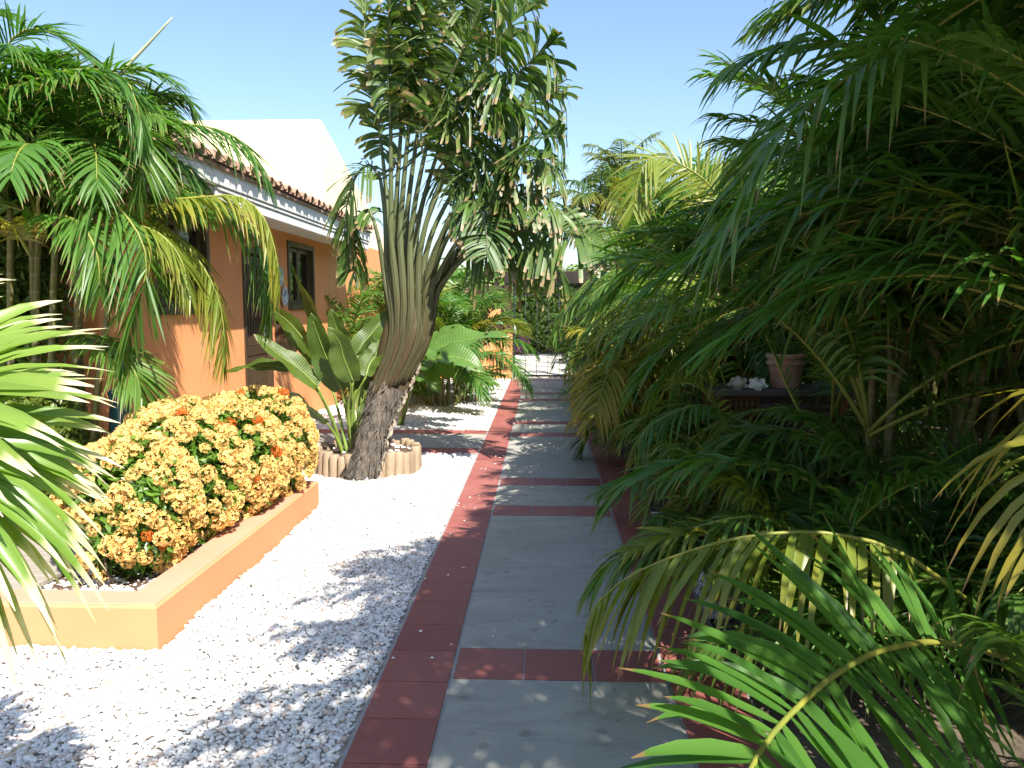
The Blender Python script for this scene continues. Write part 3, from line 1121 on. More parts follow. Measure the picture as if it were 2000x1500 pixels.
def window(a, b, z0, z1, name='window'):
    fw = .07
    mb = MB()
    box(mb, (WX - .14, a, z0), (WX + .02, a + fw, z1), bev=.006)
    box(mb, (WX - .14, b - fw, z0), (WX + .02, b, z1), bev=.006)
    box(mb, (WX - .14, a + fw, z1 - fw), (WX + .018, b - fw, z1), bev=.006)
    box(mb, (WX - .14, a + fw, z0), (WX + .03, b - fw, z0 + fw * 1.1), bev=.006)
    w = mb.build(name, M['frame'], house)
    mid = (a + b) / 2
    for (s0, s1) in ((a + fw, mid), (mid, b - fw)):
        mb = MB()
        sw = .055
        za, zb = z0 + fw * 1.1 + .004, z1 - fw - .004
        box(mb, (WX - .10, s0 + .004, za), (WX - .045, s0 + sw, zb), bev=.004)
        box(mb, (WX - .10, s1 - sw, za), (WX - .045, s1 - .004, zb), bev=.004)
        box(mb, (WX - .10, s0 + sw, zb - sw), (WX - .047, s1 - sw, zb), bev=.004)
        box(mb, (WX - .10, s0 + sw, za), (WX - .047, s1 - sw, za + sw), bev=.004)
        mb.build('sash', M['frame'], w)
        mb = MB()
        box(mb, (WX - .082, s0 + sw - .01, za + sw - .01), (WX - .076, s1 - sw + .01, zb - sw + .01))
        mb.build('pane', M['glass'], w)
    return w


w1 = window(*ops[0])
w2 = window(*ops[2])
# papers stuck behind the panes
for w, y, z, h_, b_ in ((w2, 11.02, 1.83, .34, .2), (w1, 7.72, 1.85, .42, .17)):
    mb = MB()
    box(mb, (WX - .0745, y - b_ / 2, z - h_ / 2), (WX - .073, y + b_ / 2, z + h_ / 2))
    mb.build('paper_notice', M['paper'], w)
# door
a, b, z0, z1 = ops[1]
mb = MB()
box(mb, (WX - .15, a, z0), (WX + .015, a + .07, z1), bev=.006)
box(mb, (WX - .15, b - .07, z0), (WX + .015, b, z1), bev=.006)
box(mb, (WX - .15, a + .07, z1 - .07), (WX + .013, b - .07, z1), bev=.006)
door = mb.build('door', M['dark_wood'], house)
mb = MB()
box(mb, (WX - .11, a + .075, z0), (WX - .06, b - .075, z1 - .075))
for zz in (z0 + .02, z0 + .86, z1 - .2):
    box(mb, (WX - .06, a + .075, zz), (WX - .035, b - .075, zz + .11), bev=.004)
yy = a + .09
while yy + .06 < b - .09:
    box(mb, (WX - .06, yy, z0 + .135), (WX - .04, yy + .055, z0 + .855), bev=.006)
    box(mb, (WX - .06, yy, z0 + .975), (WX - .04, yy + .055, z1 - .205), bev=.006)
    yy += .085
mb.build('door_leaf', M['dark_wood'], door)
mb = MB()
box(mb, (WX - .06, b - .16, 1.20), (WX - .03, b - .12, 1.40), bev=.004)
tube(mb, [(WX - .03, b - .14, 1.33), (WX + .02, b - .14, 1.33)], .009, 8)
tube(mb, [(WX + .018, b - .13, 1.33), (WX + .018, b - .26, 1.325)], .010, 8)
mb.build('handle', M['metal'], door)

# eaves
FX = -2.85
EY0, EY1 = 6.15, 13.25
roof_mb = MB()
box(roof_mb, (-9.8, EY0 + .05, 2.78), (WX + .05, EY1 - .05, 2.84))
# sloping slab under the tiles
sl = .21
rx0, rx1 = -5.4, FX + .03
zr = lambda x: 2.845 + (FX - x) * sl
v = []
for x_ in (rx1, rx0):
    for y_ in (EY0, EY1):
        v += [(x_, y_, zr(x_)), (x_, y_, zr(x_) - .03)]
roof_mb.add(v, [(0, 2, 6, 4), (1, 5, 7, 3), (0, 4, 5, 1), (2, 3, 7, 6), (0, 1, 3, 2), (4, 6, 7, 5)], None, 0, None, False)
y = EY0 + .14
k = 0
while y < EY1 - .08:
    for (dy, up, r) in ((0, 1, .088), (.14, -1, .075)):
        if y + dy > EY1 - .05:
            continue
        ns = 9
        aa = np.linspace(0, math.pi, ns)
        for j in range(5):
            xa, xb = rx1 + .05 - j * .5 + rs.uniform(-.012, .012), rx1 + .05 - (j + 1) * .5 - .06
            vv = []
            for (xx, rr, dz) in ((xa, r, .012), (xb, r * .86, -.005)):
                for t_ in (0, -.013):
                    cy_ = y + dy
                    vv.append(np.stack([np.full(ns, xx), cy_ + np.cos(aa) * (rr + t_), zr(xx) + .004 + dz + (np.sin(aa) * (rr + t_) if up > 0 else .055 - np.sin(aa) * (rr + t_) * .5)], 1))
            vv = np.concatenate(vv)
            qq = []
            for i in range(ns - 1):
                qq.append((i, i + 1, 2 * ns + i + 1, 2 * ns + i))
                qq.append((ns + i, 3 * ns + i, 3 * ns + i + 1, ns + i + 1))
                qq.append((i, ns + i, ns + i + 1, i + 1))
            roof_mb.add(vv, qq)
    y += .28
roof = roof_mb.build('roof', M['roof_tile'], house)
mb = MB()
box(mb, (FX - .06, EY0, 2.672), (FX, EY1, 2.82), bev=.006)
box(mb, (FX - .06, 7.05, 2.535), (FX - .025, EY1 - .02, 2.625), bev=.006)
box(mb, (FX - .06, 7.07, 2.633), (FX - .012, EY1 - .01, 2.664), bev=.004)
mb.build('fascia', M['white_paint'], house)
mb = MB()
box(mb, (WX + .001, EY0 + .02, 2.60), (FX - .061, EY1 - .03, 2.66))
mb.build('soffit', M['white_paint'], house)
mb = MB()
box(mb, (FX - .055, 7.08, 2.54), (FX - .03, EY1 - .03, 2.672))
mb.build('fascia_groove', M['grey_groove'], house)

# wall-hung things on the facade
mb = MB()
mbx = thing('mailbox', (WX, 10.4, 1.0), 'dark brown wooden letter box on the orange wall beside the door', 'mailbox')
box(mb, (WX + .002, 10.17, 1.0), (WX + .15, 10.62, 1.40), bev=.01)
mb.build('body', M['dark_wood'], mbx)
mb = MB()
v = [(WX + .002, 10.14, 1.46), (WX + .19, 10.14, 1.40), (WX + .002, 10.65, 1.46), (WX + .19, 10.65, 1.40)]
v += [(p[0], p[1], p[2] - .02) for p in v]
mb.add(v, [(0, 1, 3, 2), (4, 6, 7, 5), (0, 4, 5, 1), (1, 5, 7, 3), (3, 7, 6, 2), (2, 6, 4, 0)], None, 0, None, False)
mb.build('lid', M['dark_wood'], mbx)
nf = thing('notice_frame', (WX, 11.03, 1.15), 'small dark framed notice hanging right of the letter box', 'notice')
mb = MB()
box(mb, (WX + .002, 10.88, 1.10), (WX + .025, 11.18, 1.40), bev=.005)
mb.build('frame', M['frame'], nf)
mb = MB()
box(mb, (WX + .0252, 10.91, 1.13), (WX + .028, 11.15, 1.37))
mb.build('paper', M['paper'], nf)
mb = MB()
for k in range(4):
    box(mb, (WX + .0281, 10.94, 1.17 + k * .05), (WX + .029, 11.12 - .03 * (k % 2), 1.178 + k * .05))
mb.build('print', M['ink'], nf)
for (y_, z_, r_, lab) in ((10.35, 2.0, .125, 'round glazed plate hung on the orange wall, upper of two left of the window'),
                          (10.52, 1.74, .13, 'round glazed plate hung on the orange wall, lower of two left of the window')):
    th_ = thing('wall_plate', (WX, y_, z_), lab, 'plate', 'glazed plates on the orange wall')
    mb = MB()
    ns = 28
    prof = [(.001, .012), (.35 * r_, .012), (.6 * r_, .014), (.7 * r_, .028), (r_, .042), (r_ * 1.0, .036), (.68 * r_, .018), (.5 * r_, .003)]
    aa = np.linspace(0, 2 * math.pi, ns, endpoint=False)
    v = np.concatenate([np.stack([np.full(ns, WX + dx), y_ + rr * np.cos(aa), z_ + rr * np.sin(aa)], 1) for rr, dx in prof])
    qq = [(i * ns + j, i * ns + (j + 1) % ns, (i + 1) * ns + (j + 1) % ns, (i + 1) * ns + j) for i in range(len(prof) - 1) for j in range(ns)]
    mb.add(v, qq)
    mb.build('dish', M['plate'], th_)

# cream house behind
cream = thing('cream_house', (-6, 18, 0), 'tall plain cream plastered building rising behind the tiled roof', 'house')
mb = MB()
X0, X1, Y0, Y1 = -10.0, -4.5, 16.6, 23.0
zt0, zt1 = 5.42, 3.6
c_ = .10
prof = [(X0, 0), (X1, 0), (X1, -c_), (X1 - c_, 0)]
v = []
for (yy, zt) in ((Y0, zt0), (Y1, zt1)):
    v += [(X0, yy, 0), (X1, yy, 0), (X1, yy, zt - c_), (X1 - .03, yy, zt - .03), (X1 - c_, yy, zt), (X0, yy, zt)]
mb.add(v, [(0, 1, 2, 5), (2, 3, 4, 5), (6, 11, 8, 7), (8, 11, 10, 9), (1, 7, 8, 2), (2, 8, 9, 3), (3, 9, 10, 4), (4, 10, 11, 5), (5, 11, 6, 0)], None, 0, None, False)
mb.build('wall', M['cream'], cream)
mb = MB()
box(mb, (X0 + .3, Y0 - .03, 3.4), (X0 + 1.3, Y0 + .02, 4.5), bev=.01)
wn_ = mb.build('window', M['frame'], cream)

# ================================================================== planter with ixora hedge
pl = thing('planter_wall', (-1.9, 4.2, 0), 'low orange plastered planter wall round the flower bed', 'planter')
H = .20
mb = MB()


def l_prism(mb, i, z0, z1, b):
    """the L-shaped wall in plan, its outer faces i inside the nominal ones, top edge chamfered by b"""
    rings = []
    for (k, z) in ((i, z0), (i, z1 - b), (i + b, z1)):
        x0, x1, y0, y1 = PL_X0 + k, PL_X1 - k, PL_Y0 + k, PL_Y1 - k
        xi, yi = PL_X1 - .2 + k, PL_Y0 + .2 - k
        rings.append([(x0, y0, z), (x1, y0, z), (x1, y1, z), (xi, y1, z), (xi, yi, z), (x0, yi, z)])
    v = [p for r in rings for p in r]
    q = [(r * 6 + j, r * 6 + (j + 1) % 6, r * 6 + 6 + (j + 1) % 6, r * 6 + 6 + j) for r in (0, 1) for j in range(6)]
    q += [(12, 13, 16, 17), (13, 14, 15, 16)]
    mb.add(v, q, None, 0, None, False)


l_prism(mb, 0, -.1, H, .012)
mb.build('wall', M['orange_wall'], pl)
mb = MB()
l_prism(mb, .014, H + .0005, H + .006, .003)
mb.build('coping', M['coping'], pl)
mb = MB()
box(mb, (PL_X0, PL_Y0 + .2, -.08), (PL_X1 - .2, PL_Y1, .13))
mb.build('soil', M['bark'], pl)
mb = MB()
def _inpl(p):
    return (p[:, 0] < PL_X1 - .21)
def pebbles_raw(mb, x0, x1, y0, y1, sp, size, seed, zc):
    global PL_X1
    keep = PL_X1
    PL_X1 = -99
    pebbles(mb, x0, x1, y0, y1, sp, size, seed, zc)
    PL_X1 = keep
pebbles_raw(mb, -2.8, PL_X1 - .205, PL_Y0 + .21, PL_Y1, .03, .034, 11, .13)
pebbles_raw(mb, -4.4, -2.8, 5.02, PL_Y1, .032, .036, 12, .13)
tag(mb.build('white_pebbles', M['pebble'], pl), kind='stuff')
dk = thing('wooden_deck', (-3.5, 4.5, .13), 'weathered grey board deck behind the planter wall at left', 'deck')
y = PL_Y0 + .215
while y < 4.98:
    mb = MB()
    box(mb, (-4.6, y, .135), (-2.62 + rs.uniform(-.01, .01), y + .092, .165), bev=.004)
    mb.build('board', M['deck'], dk)
    y += .098

ix = thing('flowering_hedge', (-2.22, 5.2, .13), 'dense rounded shrub covered in orange ball shaped flower heads in the planter', 'flowering shrub')
EC = np.array([(-2.27, 4.24, .50), (-2.26, 4.80, .55), (-2.2, 5.35, .55), (-2.13, 5.88, .56), (-2.42, 5.15, .55)])
ER = np.array([(.34, .34, .38), (.38, .45, .41), (.40, .5, .42), (.38, .44, .43), (.36, .6, .42)])
mb = MB()
leaf_cloud(mb, EC, ER * .97, 15000, .065, 21, up=.5, fill=.72, wl=.42)
leaf_cloud(mb, EC, ER * .7, 3000, .075, 22, fill=.2, wl=.42)
tag(mb.build('foliage', M['ixora_leaf'], ix), kind='stuff')
mb = MB()
for i in range(46):
    c = EC[i % 5]
    b = c + np.array([rs.normal(0, .08), rs.normal(0, .16), 0])
    b[2] = .12
    t = c + norm(rs.normal(size=3) + np.array([0, 0, .5])) * ER[i % 5] * .85
    t[2] = max(t[2], .3)
    tube(mb, resample([b, (b + t) / 2 + rs.normal(0, .03, 3), t], 7), np.linspace(.011, .004, 7), 5)
mb.build('stem', M['wood_stem'], ix)


def head_mesh(name, seed, mat, r=.055, n=52):
    rng = np.random.default_rng(seed)
    mb = MB()
    for k in range(n):
        z = rng.uniform(-.05, 1)
        a = k * 2.39996 + rng.normal(0, .2)
        s = math.sqrt(max(0, 1 - z * z))
        d = np.array([s * math.cos(a), s * math.sin(a), z * .8])
        c = d * r * rng.uniform(.82, 1.06)
        nn = norm(d + rng.normal(0, .25, 3))
        t = norm(np.cross(nn, rng.normal(size=3)))
        b = np.cross(nn, t)
        pr = .0125 * rng.uniform(.8, 1.15)
        col = (rng.random(), .5, 0)
        for q in range(4):
            e = t * math.cos(q * math.pi / 2) + b * math.sin(q * math.pi / 2)
            f = np.cross(nn, e)
            mb.add([c - nn * .002, c + e * pr * .55 + f * pr * .42 + nn * .002, c + e * pr * 1.15 - nn * .001, c + e * pr * .55 - f * pr * .42 + nn * .002], [(0, 1, 2, 3)], None, 0, col, False)
        if k % 2 == 0:
            tube(mb, [np.zeros(3) - np.array([0, 0, r * .5]), c], .0012, 3, cap=False, col=(.2, .5, 0))
    return mb


head_src = []
for i in range(6):
    mb = head_mesh('flower_head', 40 + i, None)
    V = np.concatenate(mb.V)
    head_src.append(mb)
heads = []
tries = 0
while len(heads) < 520 and tries < 40000:
    tries += 1
    i = rs.integers(0, 5)
    d = norm(rs.normal(size=3))
    p = EC[i] + d * ER[i] * rs.uniform(.97, 1.05)
    if p[2] < .2 or p[0] < -2.75:
        continue
    if any((((p - EC[j]) / (ER[j] * .93)) ** 2).sum() < 1 for j in range(5) if j != i):
        continue
    if any(np.linalg.norm(p - h[0]) < .066 for h in heads):
        continue
    if 0.5 + .5 * math.sin(p[1] * 9 + p[2] * 13 + p[0] * 7) < .1 and rs.random() < .8:
        continue
    heads.append((p, norm(d / ER[i] * .4 + np.array([0, -.1, .45]))))
heads.sort(key=lambda h: np.linalg.norm(h[0] - CAMP))
lib = {}
rest = MB()
for i, (p, d) in enumerate(heads):
    kind = 'flower_red' if rs.random() < .055 else 'flower'
    sc = rs.uniform(.65, 1.2) * (.68 if kind == 'flower_red' else 1.0)
    var = int(rs.integers(0, 6))
    rot = Vector([float(x) for x in d]).to_track_quat('Z', 'Y').to_matrix() @ Matrix.Rotation(float(rs.uniform(0, 6.28)), 3, 'Z')
    if i < 99:
        key = (var, kind)
        if key not in lib:
            o = head_src[var].build('flower_head', M[kind], ix, origin=(0, 0, 0))
            lib[key] = o
        else:
            o = lib[key].copy()
            COL.objects.link(o)
            o.parent = ix
        o.matrix_local = Matrix.Translation(Vector([float(x) for x in (p - ORI[ix.name])])) @ (rot.to_4x4()) @ Matrix.Scale(float(sc), 4)
        if kind == 'flower_red':
            o["label"] = 'darker red orange flower head not fully open'
    else:
        rm = np.array(rot)
        src = head_src[var]
        Vv = np.concatenate(src.V) * sc @ rm.T + p
        Cc = np.concatenate(src.C)[:, :3]
        base = rest.n
        rest.add(Vv, None, None, 0, Cc)
        rest.Q += [(q + base, 1 if kind == 'flower_red' else 0, s) for q, _, s in src.Q]
        rest.T += [(q + base, 1 if kind == 'flower_red' else 0, s) for q, _, s in src.T]
tag(rest.build('flower_heads', [M['flower'], M['flower_red']], ix), kind='stuff')

# ================================================================== log planter with traveller's palm and paddle plant
lp = thing('log_planter', (RING_C[0], RING_C[1], 0), 'round planter edged with upright split logs around the leaning palm', 'planter')
nlog = 34
for k in range(nlog):
    a = 2 * math.pi * k / nlog
    r = 2 * math.pi * RING_R / nlog / 2 * 1.02
    c = np.array([RING_C[0] + RING_R * math.cos(a), RING_C[1] + RING_R * math.sin(a), 0])
    hh = .205 + rs.uniform(-.018, .018)
    mb = MB()
    ns = 12
    aa = np.linspace(0, 2 * math.pi, ns, endpoint=False)
    tilt = rs.normal(0, .012, 2)
    v = []
    for (z, rr) in ((-.05, r), (hh * .5, r * rs.uniform(.97, 1.03)), (hh - .012, r), (hh, r * .86)):
        v.append(np.stack([c[0] + tilt[0] * z * 4 + rr * np.cos(aa) * 1.0, c[1] + tilt[1] * z * 4 + rr * np.sin(aa), np.full(ns, z)], 1))
    b = sum(len(x) for x in v)
    v.append(np.array([[c[0], c[1], hh]]))
    qq = [(i * ns + j, i * ns + (j + 1) % ns, (i + 1) * ns + (j + 1) % ns, (i + 1) * ns + j) for i in range(3) for j in range(ns)]
    tt = [(b, 3 * ns + j, 3 * ns + (j + 1) % ns) for j in range(ns)]
    mb.add(np.concatenate(v), qq, tt, 0, (rs.random(), 0, 0))
    mb.build('log', M['log'], lp)
mb = MB()
ns = 30
aa = np.linspace(0, 2 * math.pi, ns, endpoint=False)
v = [[RING_C[0], RING_C[1], .17]] + [[RING_C[0] + .24 * math.cos(t), RING_C[1] + .24 * math.sin(t), .165 + .01 * math.sin(t * 5)] for t in aa] + [[RING_C[0] + .47 * math.cos(t), RING_C[1] + .47 * math.sin(t), .135] for t in aa]
mb.add(v, [(1 + j, 1 + ns + j, 1 + ns + (j + 1) % ns, 1 + (j + 1) % ns) for j in range(ns)], [(0, 1 + j, 1 + (j + 1) % ns) for j in range(ns)])
mb.build('soil', M['bark'], lp)
mb = MB()
for k in range(70):
    a, r = rs.uniform(0, 6.28), RING_R * .85 * math.sqrt(rs.random())
    v, f = ico()
    s = rs.uniform(.012, .035)
    mb.add(v * np.array([1, .8, .6]) * s * (1 + rs.normal(0, .12, (12, 1))) + np.array([RING_C[0] + r * math.cos(a), RING_C[1] + r * math.sin(a), .165]), None, f, 0, (rs.random(), rs.random(), 0), False)
tag(mb.build('white_stones', M['pebble'], lp), kind='stuff')

# ---- traveller's palm
tb = np.array([P(715, 925, 7.45)[0], 7.45, 0])
tp = thing('travellers_palm', tb, 'tall fan shaped palm with torn paddle leaves on a leaning fibrous trunk', 'palm')
YT = 7.62
trunk = resample([P(704, 938, 7.36), P(722, 872, 7.46), P(750, 785, YT), P(775, 715, YT + .08), P(787, 650, YT + .1), P(795, 600, YT + .1)], 40)
wpx = np.interp(np.linspace(0, 1, 40), [0, .15, .4, .6, .8, 1], [34, 30, 31, 40, 47, 46]) / F_PX * YT
mb = MB()
k = 22
pts = trunk[:k]
a = np.linspace(0, 2 * math.pi, 22, endpoint=False)
T_ = norm(np.gradient(trunk, axis=0))
Nf = np.array([0, -1.0, 0])
v = []
for i in range(k):
    n_ = norm(Nf - (T_[i] @ Nf) * T_[i])
    b_ = np.cross(T_[i], n_)
    rr = 1 + .10 * np.sin(a * 7 + i * .25) + .05 * np.sin(a * 13 - i * .4) + rs.normal(0, .05, 22)
    v.append(trunk[i] + (np.cos(a) * rr)[:, None] * n_ * wpx[i] * .72 + (np.sin(a) * rr)[:, None] * b_ * wpx[i])
mb.add(np.concatenate(v), [(i * 22 + j, i * 22 + (j + 1) % 22, (i + 1) * 22 + (j + 1) % 22, (i + 1) * 22 + j) for i in range(k - 1) for j in range(22)])
tr_o = mb.build('trunk', M['fibre'], tp)
# hanging fibre and old leaf bases on the lower trunk
mb = MB()
for j in range(230):
    i = int(rs.integers(2, 24))
    th_ = rs.uniform(-1.9, 1.9)
    n_ = norm(Nf - (T_[i] @ Nf) * T_[i])
    b_ = np.cross(T_[i], n_)
    o_ = math.cos(th_) * n_ * .72 + math.sin(th_) * b_
    p0 = trunk[i] + o_ * wpx[i] * 1.0
    ln = rs.uniform(.10, .32)
    c = resample([p0, p0 + o_ * .02 - T_[i] * ln * .5 + rs.normal(0, .012, 3), p0 + o_ * rs.uniform(.0, .05) - T_[i] * ln + rs.normal(0, .02, 3)], 5)
    c[:, 2] = np.maximum(c[:, 2], .01)
    w = rs.uniform(.003, .016)
    s_ = norm(np.cross(T_[i], o_))
    vv = np.stack([c + s_ * w * np.array([.6, 1, .9, .6, .1])[:, None], c - s_ * w * np.array([.6, 1, .9, .6, .1])[:, None]], 1).reshape(-1, 3)
    mb.add(vv, [(q * 2, q * 2 + 1, q * 2 + 3, q * 2 + 2) for q in range(4)])
tag(mb.build('hanging_fibre', M['fibre'], tr_o), kind='stuff')
# pale torn scars up the right edge
mb = MB()
for i in range(2, 37):
    n_ = norm(Nf - (T_[i] @ Nf) * T_[i])
    b_ = np.cross(T_[i], n_)
    b_ = b_ if b_[0] > 0 else -b_
    for q_ in range(2):
        if rs.random() < .25:
            continue
        p = trunk[i] + b_ * wpx[i] * rs.uniform(.86, 1.02) + n_ * wpx[i] * rs.uniform(.1, .35) + T_[i] * rs.uniform(-.03, .03)
        g_ = rs.uniform(.5, 1.35)
        c = resample([p - T_[i] * .05 * g_ + b_ * .002, p + b_ * .018 * g_ + n_ * .012, p + T_[i] * .022 * g_ + b_ * rs.uniform(-.02, .02) + n_ * .03], 6)
        tube(mb, c, np.array([.004, .013, .015, .011, .007, .003]) * g_, 6, flat=((0, -1, 0), .6))
mb.build('leaf_scars', M['scale'], tr_o)

LEAVES = [
    ([(772, 640), (757, 520), (752, 420), (743, 350)], [(743, 350), (722, 322), (695, 345), (678, 400), (672, 460)], .36, .12, 'traveller', (1, -1)),
    ([(774, 650), (762, 520), (757, 410), (747, 300)], [(747, 300), (736, 220), (722, 130), (712, 60), (716, -20)], .27, .10, 'traveller', (1, -1)),
    ([(776, 650), (766, 520), (764, 400), (763, 250)], [(763, 250), (758, 130), (760, 20), (766, -90)], .20, -.12, 'traveller', (1, -1)),
    ([(778, 655), (772, 520), (774, 400), (784, 240)], [(784, 240), (790, 170), (796, 60), (806, -80)], .26, .0, 'traveller', (1, -1)),
    ([(780, 650), (780, 520), (785, 400), (801, 220)], [(801, 220), (812, 120), (836, 0), (860, -100)], .34, -.10, 'traveller', (1, -1)),
    ([(783, 655), (788, 520), (797, 400), (818, 240)], [(818, 240), (842, 140), (882, 20), (905, -80)], .52, .10, 'traveller', (1, -1)),
    ([(785, 650), (797, 520), (810, 400), (838, 260)], [(838, 260), (876, 160), (925, 50), (968, -60)], .56, -.12, 'traveller', (1, -1)),
    ([(787, 655), (806, 520), (822, 410), (857, 290)], [(857, 290), (905, 190), (965, 90), (1035, 0)], .56, .08, 'traveller', (1, -1)),
    ([(789, 650), (815, 520), (834, 430), (872, 330)], [(872, 330), (932, 235), (1000, 155), (1075, 85)], .54, -.14, 'traveller', (1, -1)),
    ([(791, 655), (824, 530), (846, 450), (892, 360)], [(892, 360), (950, 285), (1020, 215), (1095, 160)], .52, .06, 'traveller', (1, -1)),
    ([(793, 655), (832, 540), (858, 470), (907, 395)], [(907, 395), (965, 320), (1035, 275), (1095, 265)], .50, -.16, 'traveller', (1, -1)),
    ([(796, 660), (840, 550), (866, 480), (900, 420)], [(900, 420), (942, 355), (1000, 322), (1055, 320), (1085, 345)], .40, -.20, 'traveller', (1, -1)),
    ([(798, 665), (848, 560), (880, 510), (915, 470)], [(915, 470), (970, 437), (1030, 418), (1080, 425)], .42, .10, 'traveller', (1, -1)),
    ([(800, 670), (852, 575), (890, 520), (945, 475)], [(945, 475), (1005, 453), (1080, 450), (1150, 458), (1192, 480)], .46, -.18, 'traveller', (1, -1)),
    ([(799, 668), (846, 565), (872, 520), (895, 485)], [(895, 485), (935, 462), (975, 465), (1005, 490)], .36, -.10, 'traveller', (1, -1)),
    ([(797, 660), (838, 545), (862, 470), (890, 405)], [(890, 405), (930, 345), (985, 310), (1045, 300), (1092, 322)], .46, .14, 'traveller', (1, -1)),
    ([(798, 662), (846, 560), (876, 500), (908, 450)], [(908, 450), (950, 405), (1010, 380), (1065, 385), (1098, 420)], .46, -.24, 'traveller', (1, -1)),
    ([(799, 664), (850, 570), (885, 515), (925, 480)], [(925, 480), (975, 470), (1030, 482), (1075, 510), (1100, 550)], .36, .16, 'traveller', (1, -1)),
    ([(796, 660), (836, 545), (858, 470), (880, 420)], [(880, 420), (905, 395), (932, 402), (948, 440), (952, 500)], .34, -.28, 'traveller', (1, -1)),
    ([(770, 650), (752, 545), (742, 480), (730, 430)], [(730, 430), (718, 410), (700, 425), (690, 470), (692, 540)], .28, .05, 'traveller', (1, -1)),
]
for k, (pet, bl, hw, dy, mt, sd) in enumerate(LEAVES):
    pet_w = np.array([P(x, y, YT + .1 + dy * i / (len(pet) - 1) + (.02 if k % 2 else -.02) * (1 - i / 3)) for i, (x, y) in enumerate(pet)])
    m_ = len(bl) - 1
    bl_w = np.array([P(x, y, YT + .1 + dy - (.35 if dy <= 0 else -.15) * (i / m_) ** 1.4) for i, (x, y) in enumerate(bl)])
    rng = np.random.default_rng(300 + k)
    hint = np.array([-.2, -1.0, .35]) + rng.normal(0, .3, 3)
    if k in (0, 11, 12, 13, 14, 15, 16, 17, 18, 19):
        hint = np.array([0, -.55, 1.0])
    low = k in (0, 11, 12, 13, 14, 15, 16, 17, 18, 19)
    mb = MB()
    L_bl = np.linalg.norm(np.diff(resample(bl_w, 20), axis=0), axis=1).sum()
    n_ = int(L_bl / (.022 if low else .019))
    frond(mb, None, bl_w, n=n_, Lm=hw * (1.0 if low else 1.2), W=.032 if low else .036, wvar=.25 if low else .4, tears=9 if low else 22, t0=.0, a0=84, a1=38, vang=12 if low else 20, droop=.5 if low else .32, seed=900 + k, fold=.07, prof=W_STRIP,
          age=rng.uniform(.0, .25), hint=hint, twist=12 if low else 20, lprof=([0, .12, .4, .75, .92, 1], [.45, .85, 1, .9, .65, .35]), wind=(-.08, 0, 0) if low or k == 1 else ((.12, -.05, 0) if k < 5 else (-.28, -.05, -.02)), jit=.9 if low else 1.8)
    lf = mb.build('leaf', M[mt], tp)
    mr = MB()
    pw_ = resample(pet_w, 20)
    tube(mr, pw_, np.interp(np.linspace(0, 1, 20), [0, .15, .5, 1], [.048, .042, .028, .017]), 8, flat=((0, -1, 0), .7))
    tube(mr, resample(bl_w, 22), np.linspace(.017, .004, 22), 6)
    st = mr.build('leaf_stalk', M['petiole'], lf)
    # the sheath of this leaf, wrapped down round the trunk
    mb = MB()
    u = k / 19
    i0_ = int(17 + 9 * min(1, abs(u - .1) * 1.6)) if k < 19 else 18
    n_ = norm(Nf - (T_[i0_] @ Nf) * T_[i0_])
    b_ = np.cross(T_[i0_], n_)
    b_ = b_ if b_[0] > 0 else -b_
    uu = ((pet[1][0] - 745) / 107) * 2 - 1
    p0 = trunk[i0_] + b_ * wpx[i0_] * uu * .9 + n_ * wpx[i0_] * (.55 * math.sqrt(max(0, 1 - uu * uu)) + .1)
    p1 = P(762 + (pet[1][0] - 745) * .72, 650, YT - .07 + .10 * abs(uu))
    c = resample([p0, p1, resample(pet_w, 20)[9] + np.array([0, -.012, 0]), resample(pet_w, 20)[14]], 18)
    for o_, f_ in ((-.017, 1.0), (.017, .92), (0, .8)):
        w_ = np.interp(np.linspace(0, 1, 18), [0, .25, .6, 1], [.3, 1, .8, .1])[:, None]
        tube(mb, c + np.array([o_, -.010 if o_ == 0 else 0, 0]) * w_ + rs.normal(0, .0015, (18, 3)), f_ * np.interp(np.linspace(0, 1, 18), [0, .25, .6, 1], [.012, .022, .021, .014]), 8, flat=((0, -1, 0), .8))
    sh_ = mb.build('leaf_sheath', M['sheath'], tp)
# core of the fan behind the sheaths
mb = MB()
core = resample([trunk[14], trunk[24], trunk[32], P(797, 590, YT + .12), P(800, 545, YT + .12)], 14)
tube(mb, core, np.array([.14, .155, .17, .19, .205, .215, .215, .21, .20, .185, .16, .13, .1, .06]), 14, flat=((0, -1, 0), .42))
mb.build('fan_base', M['sheath'], tp)

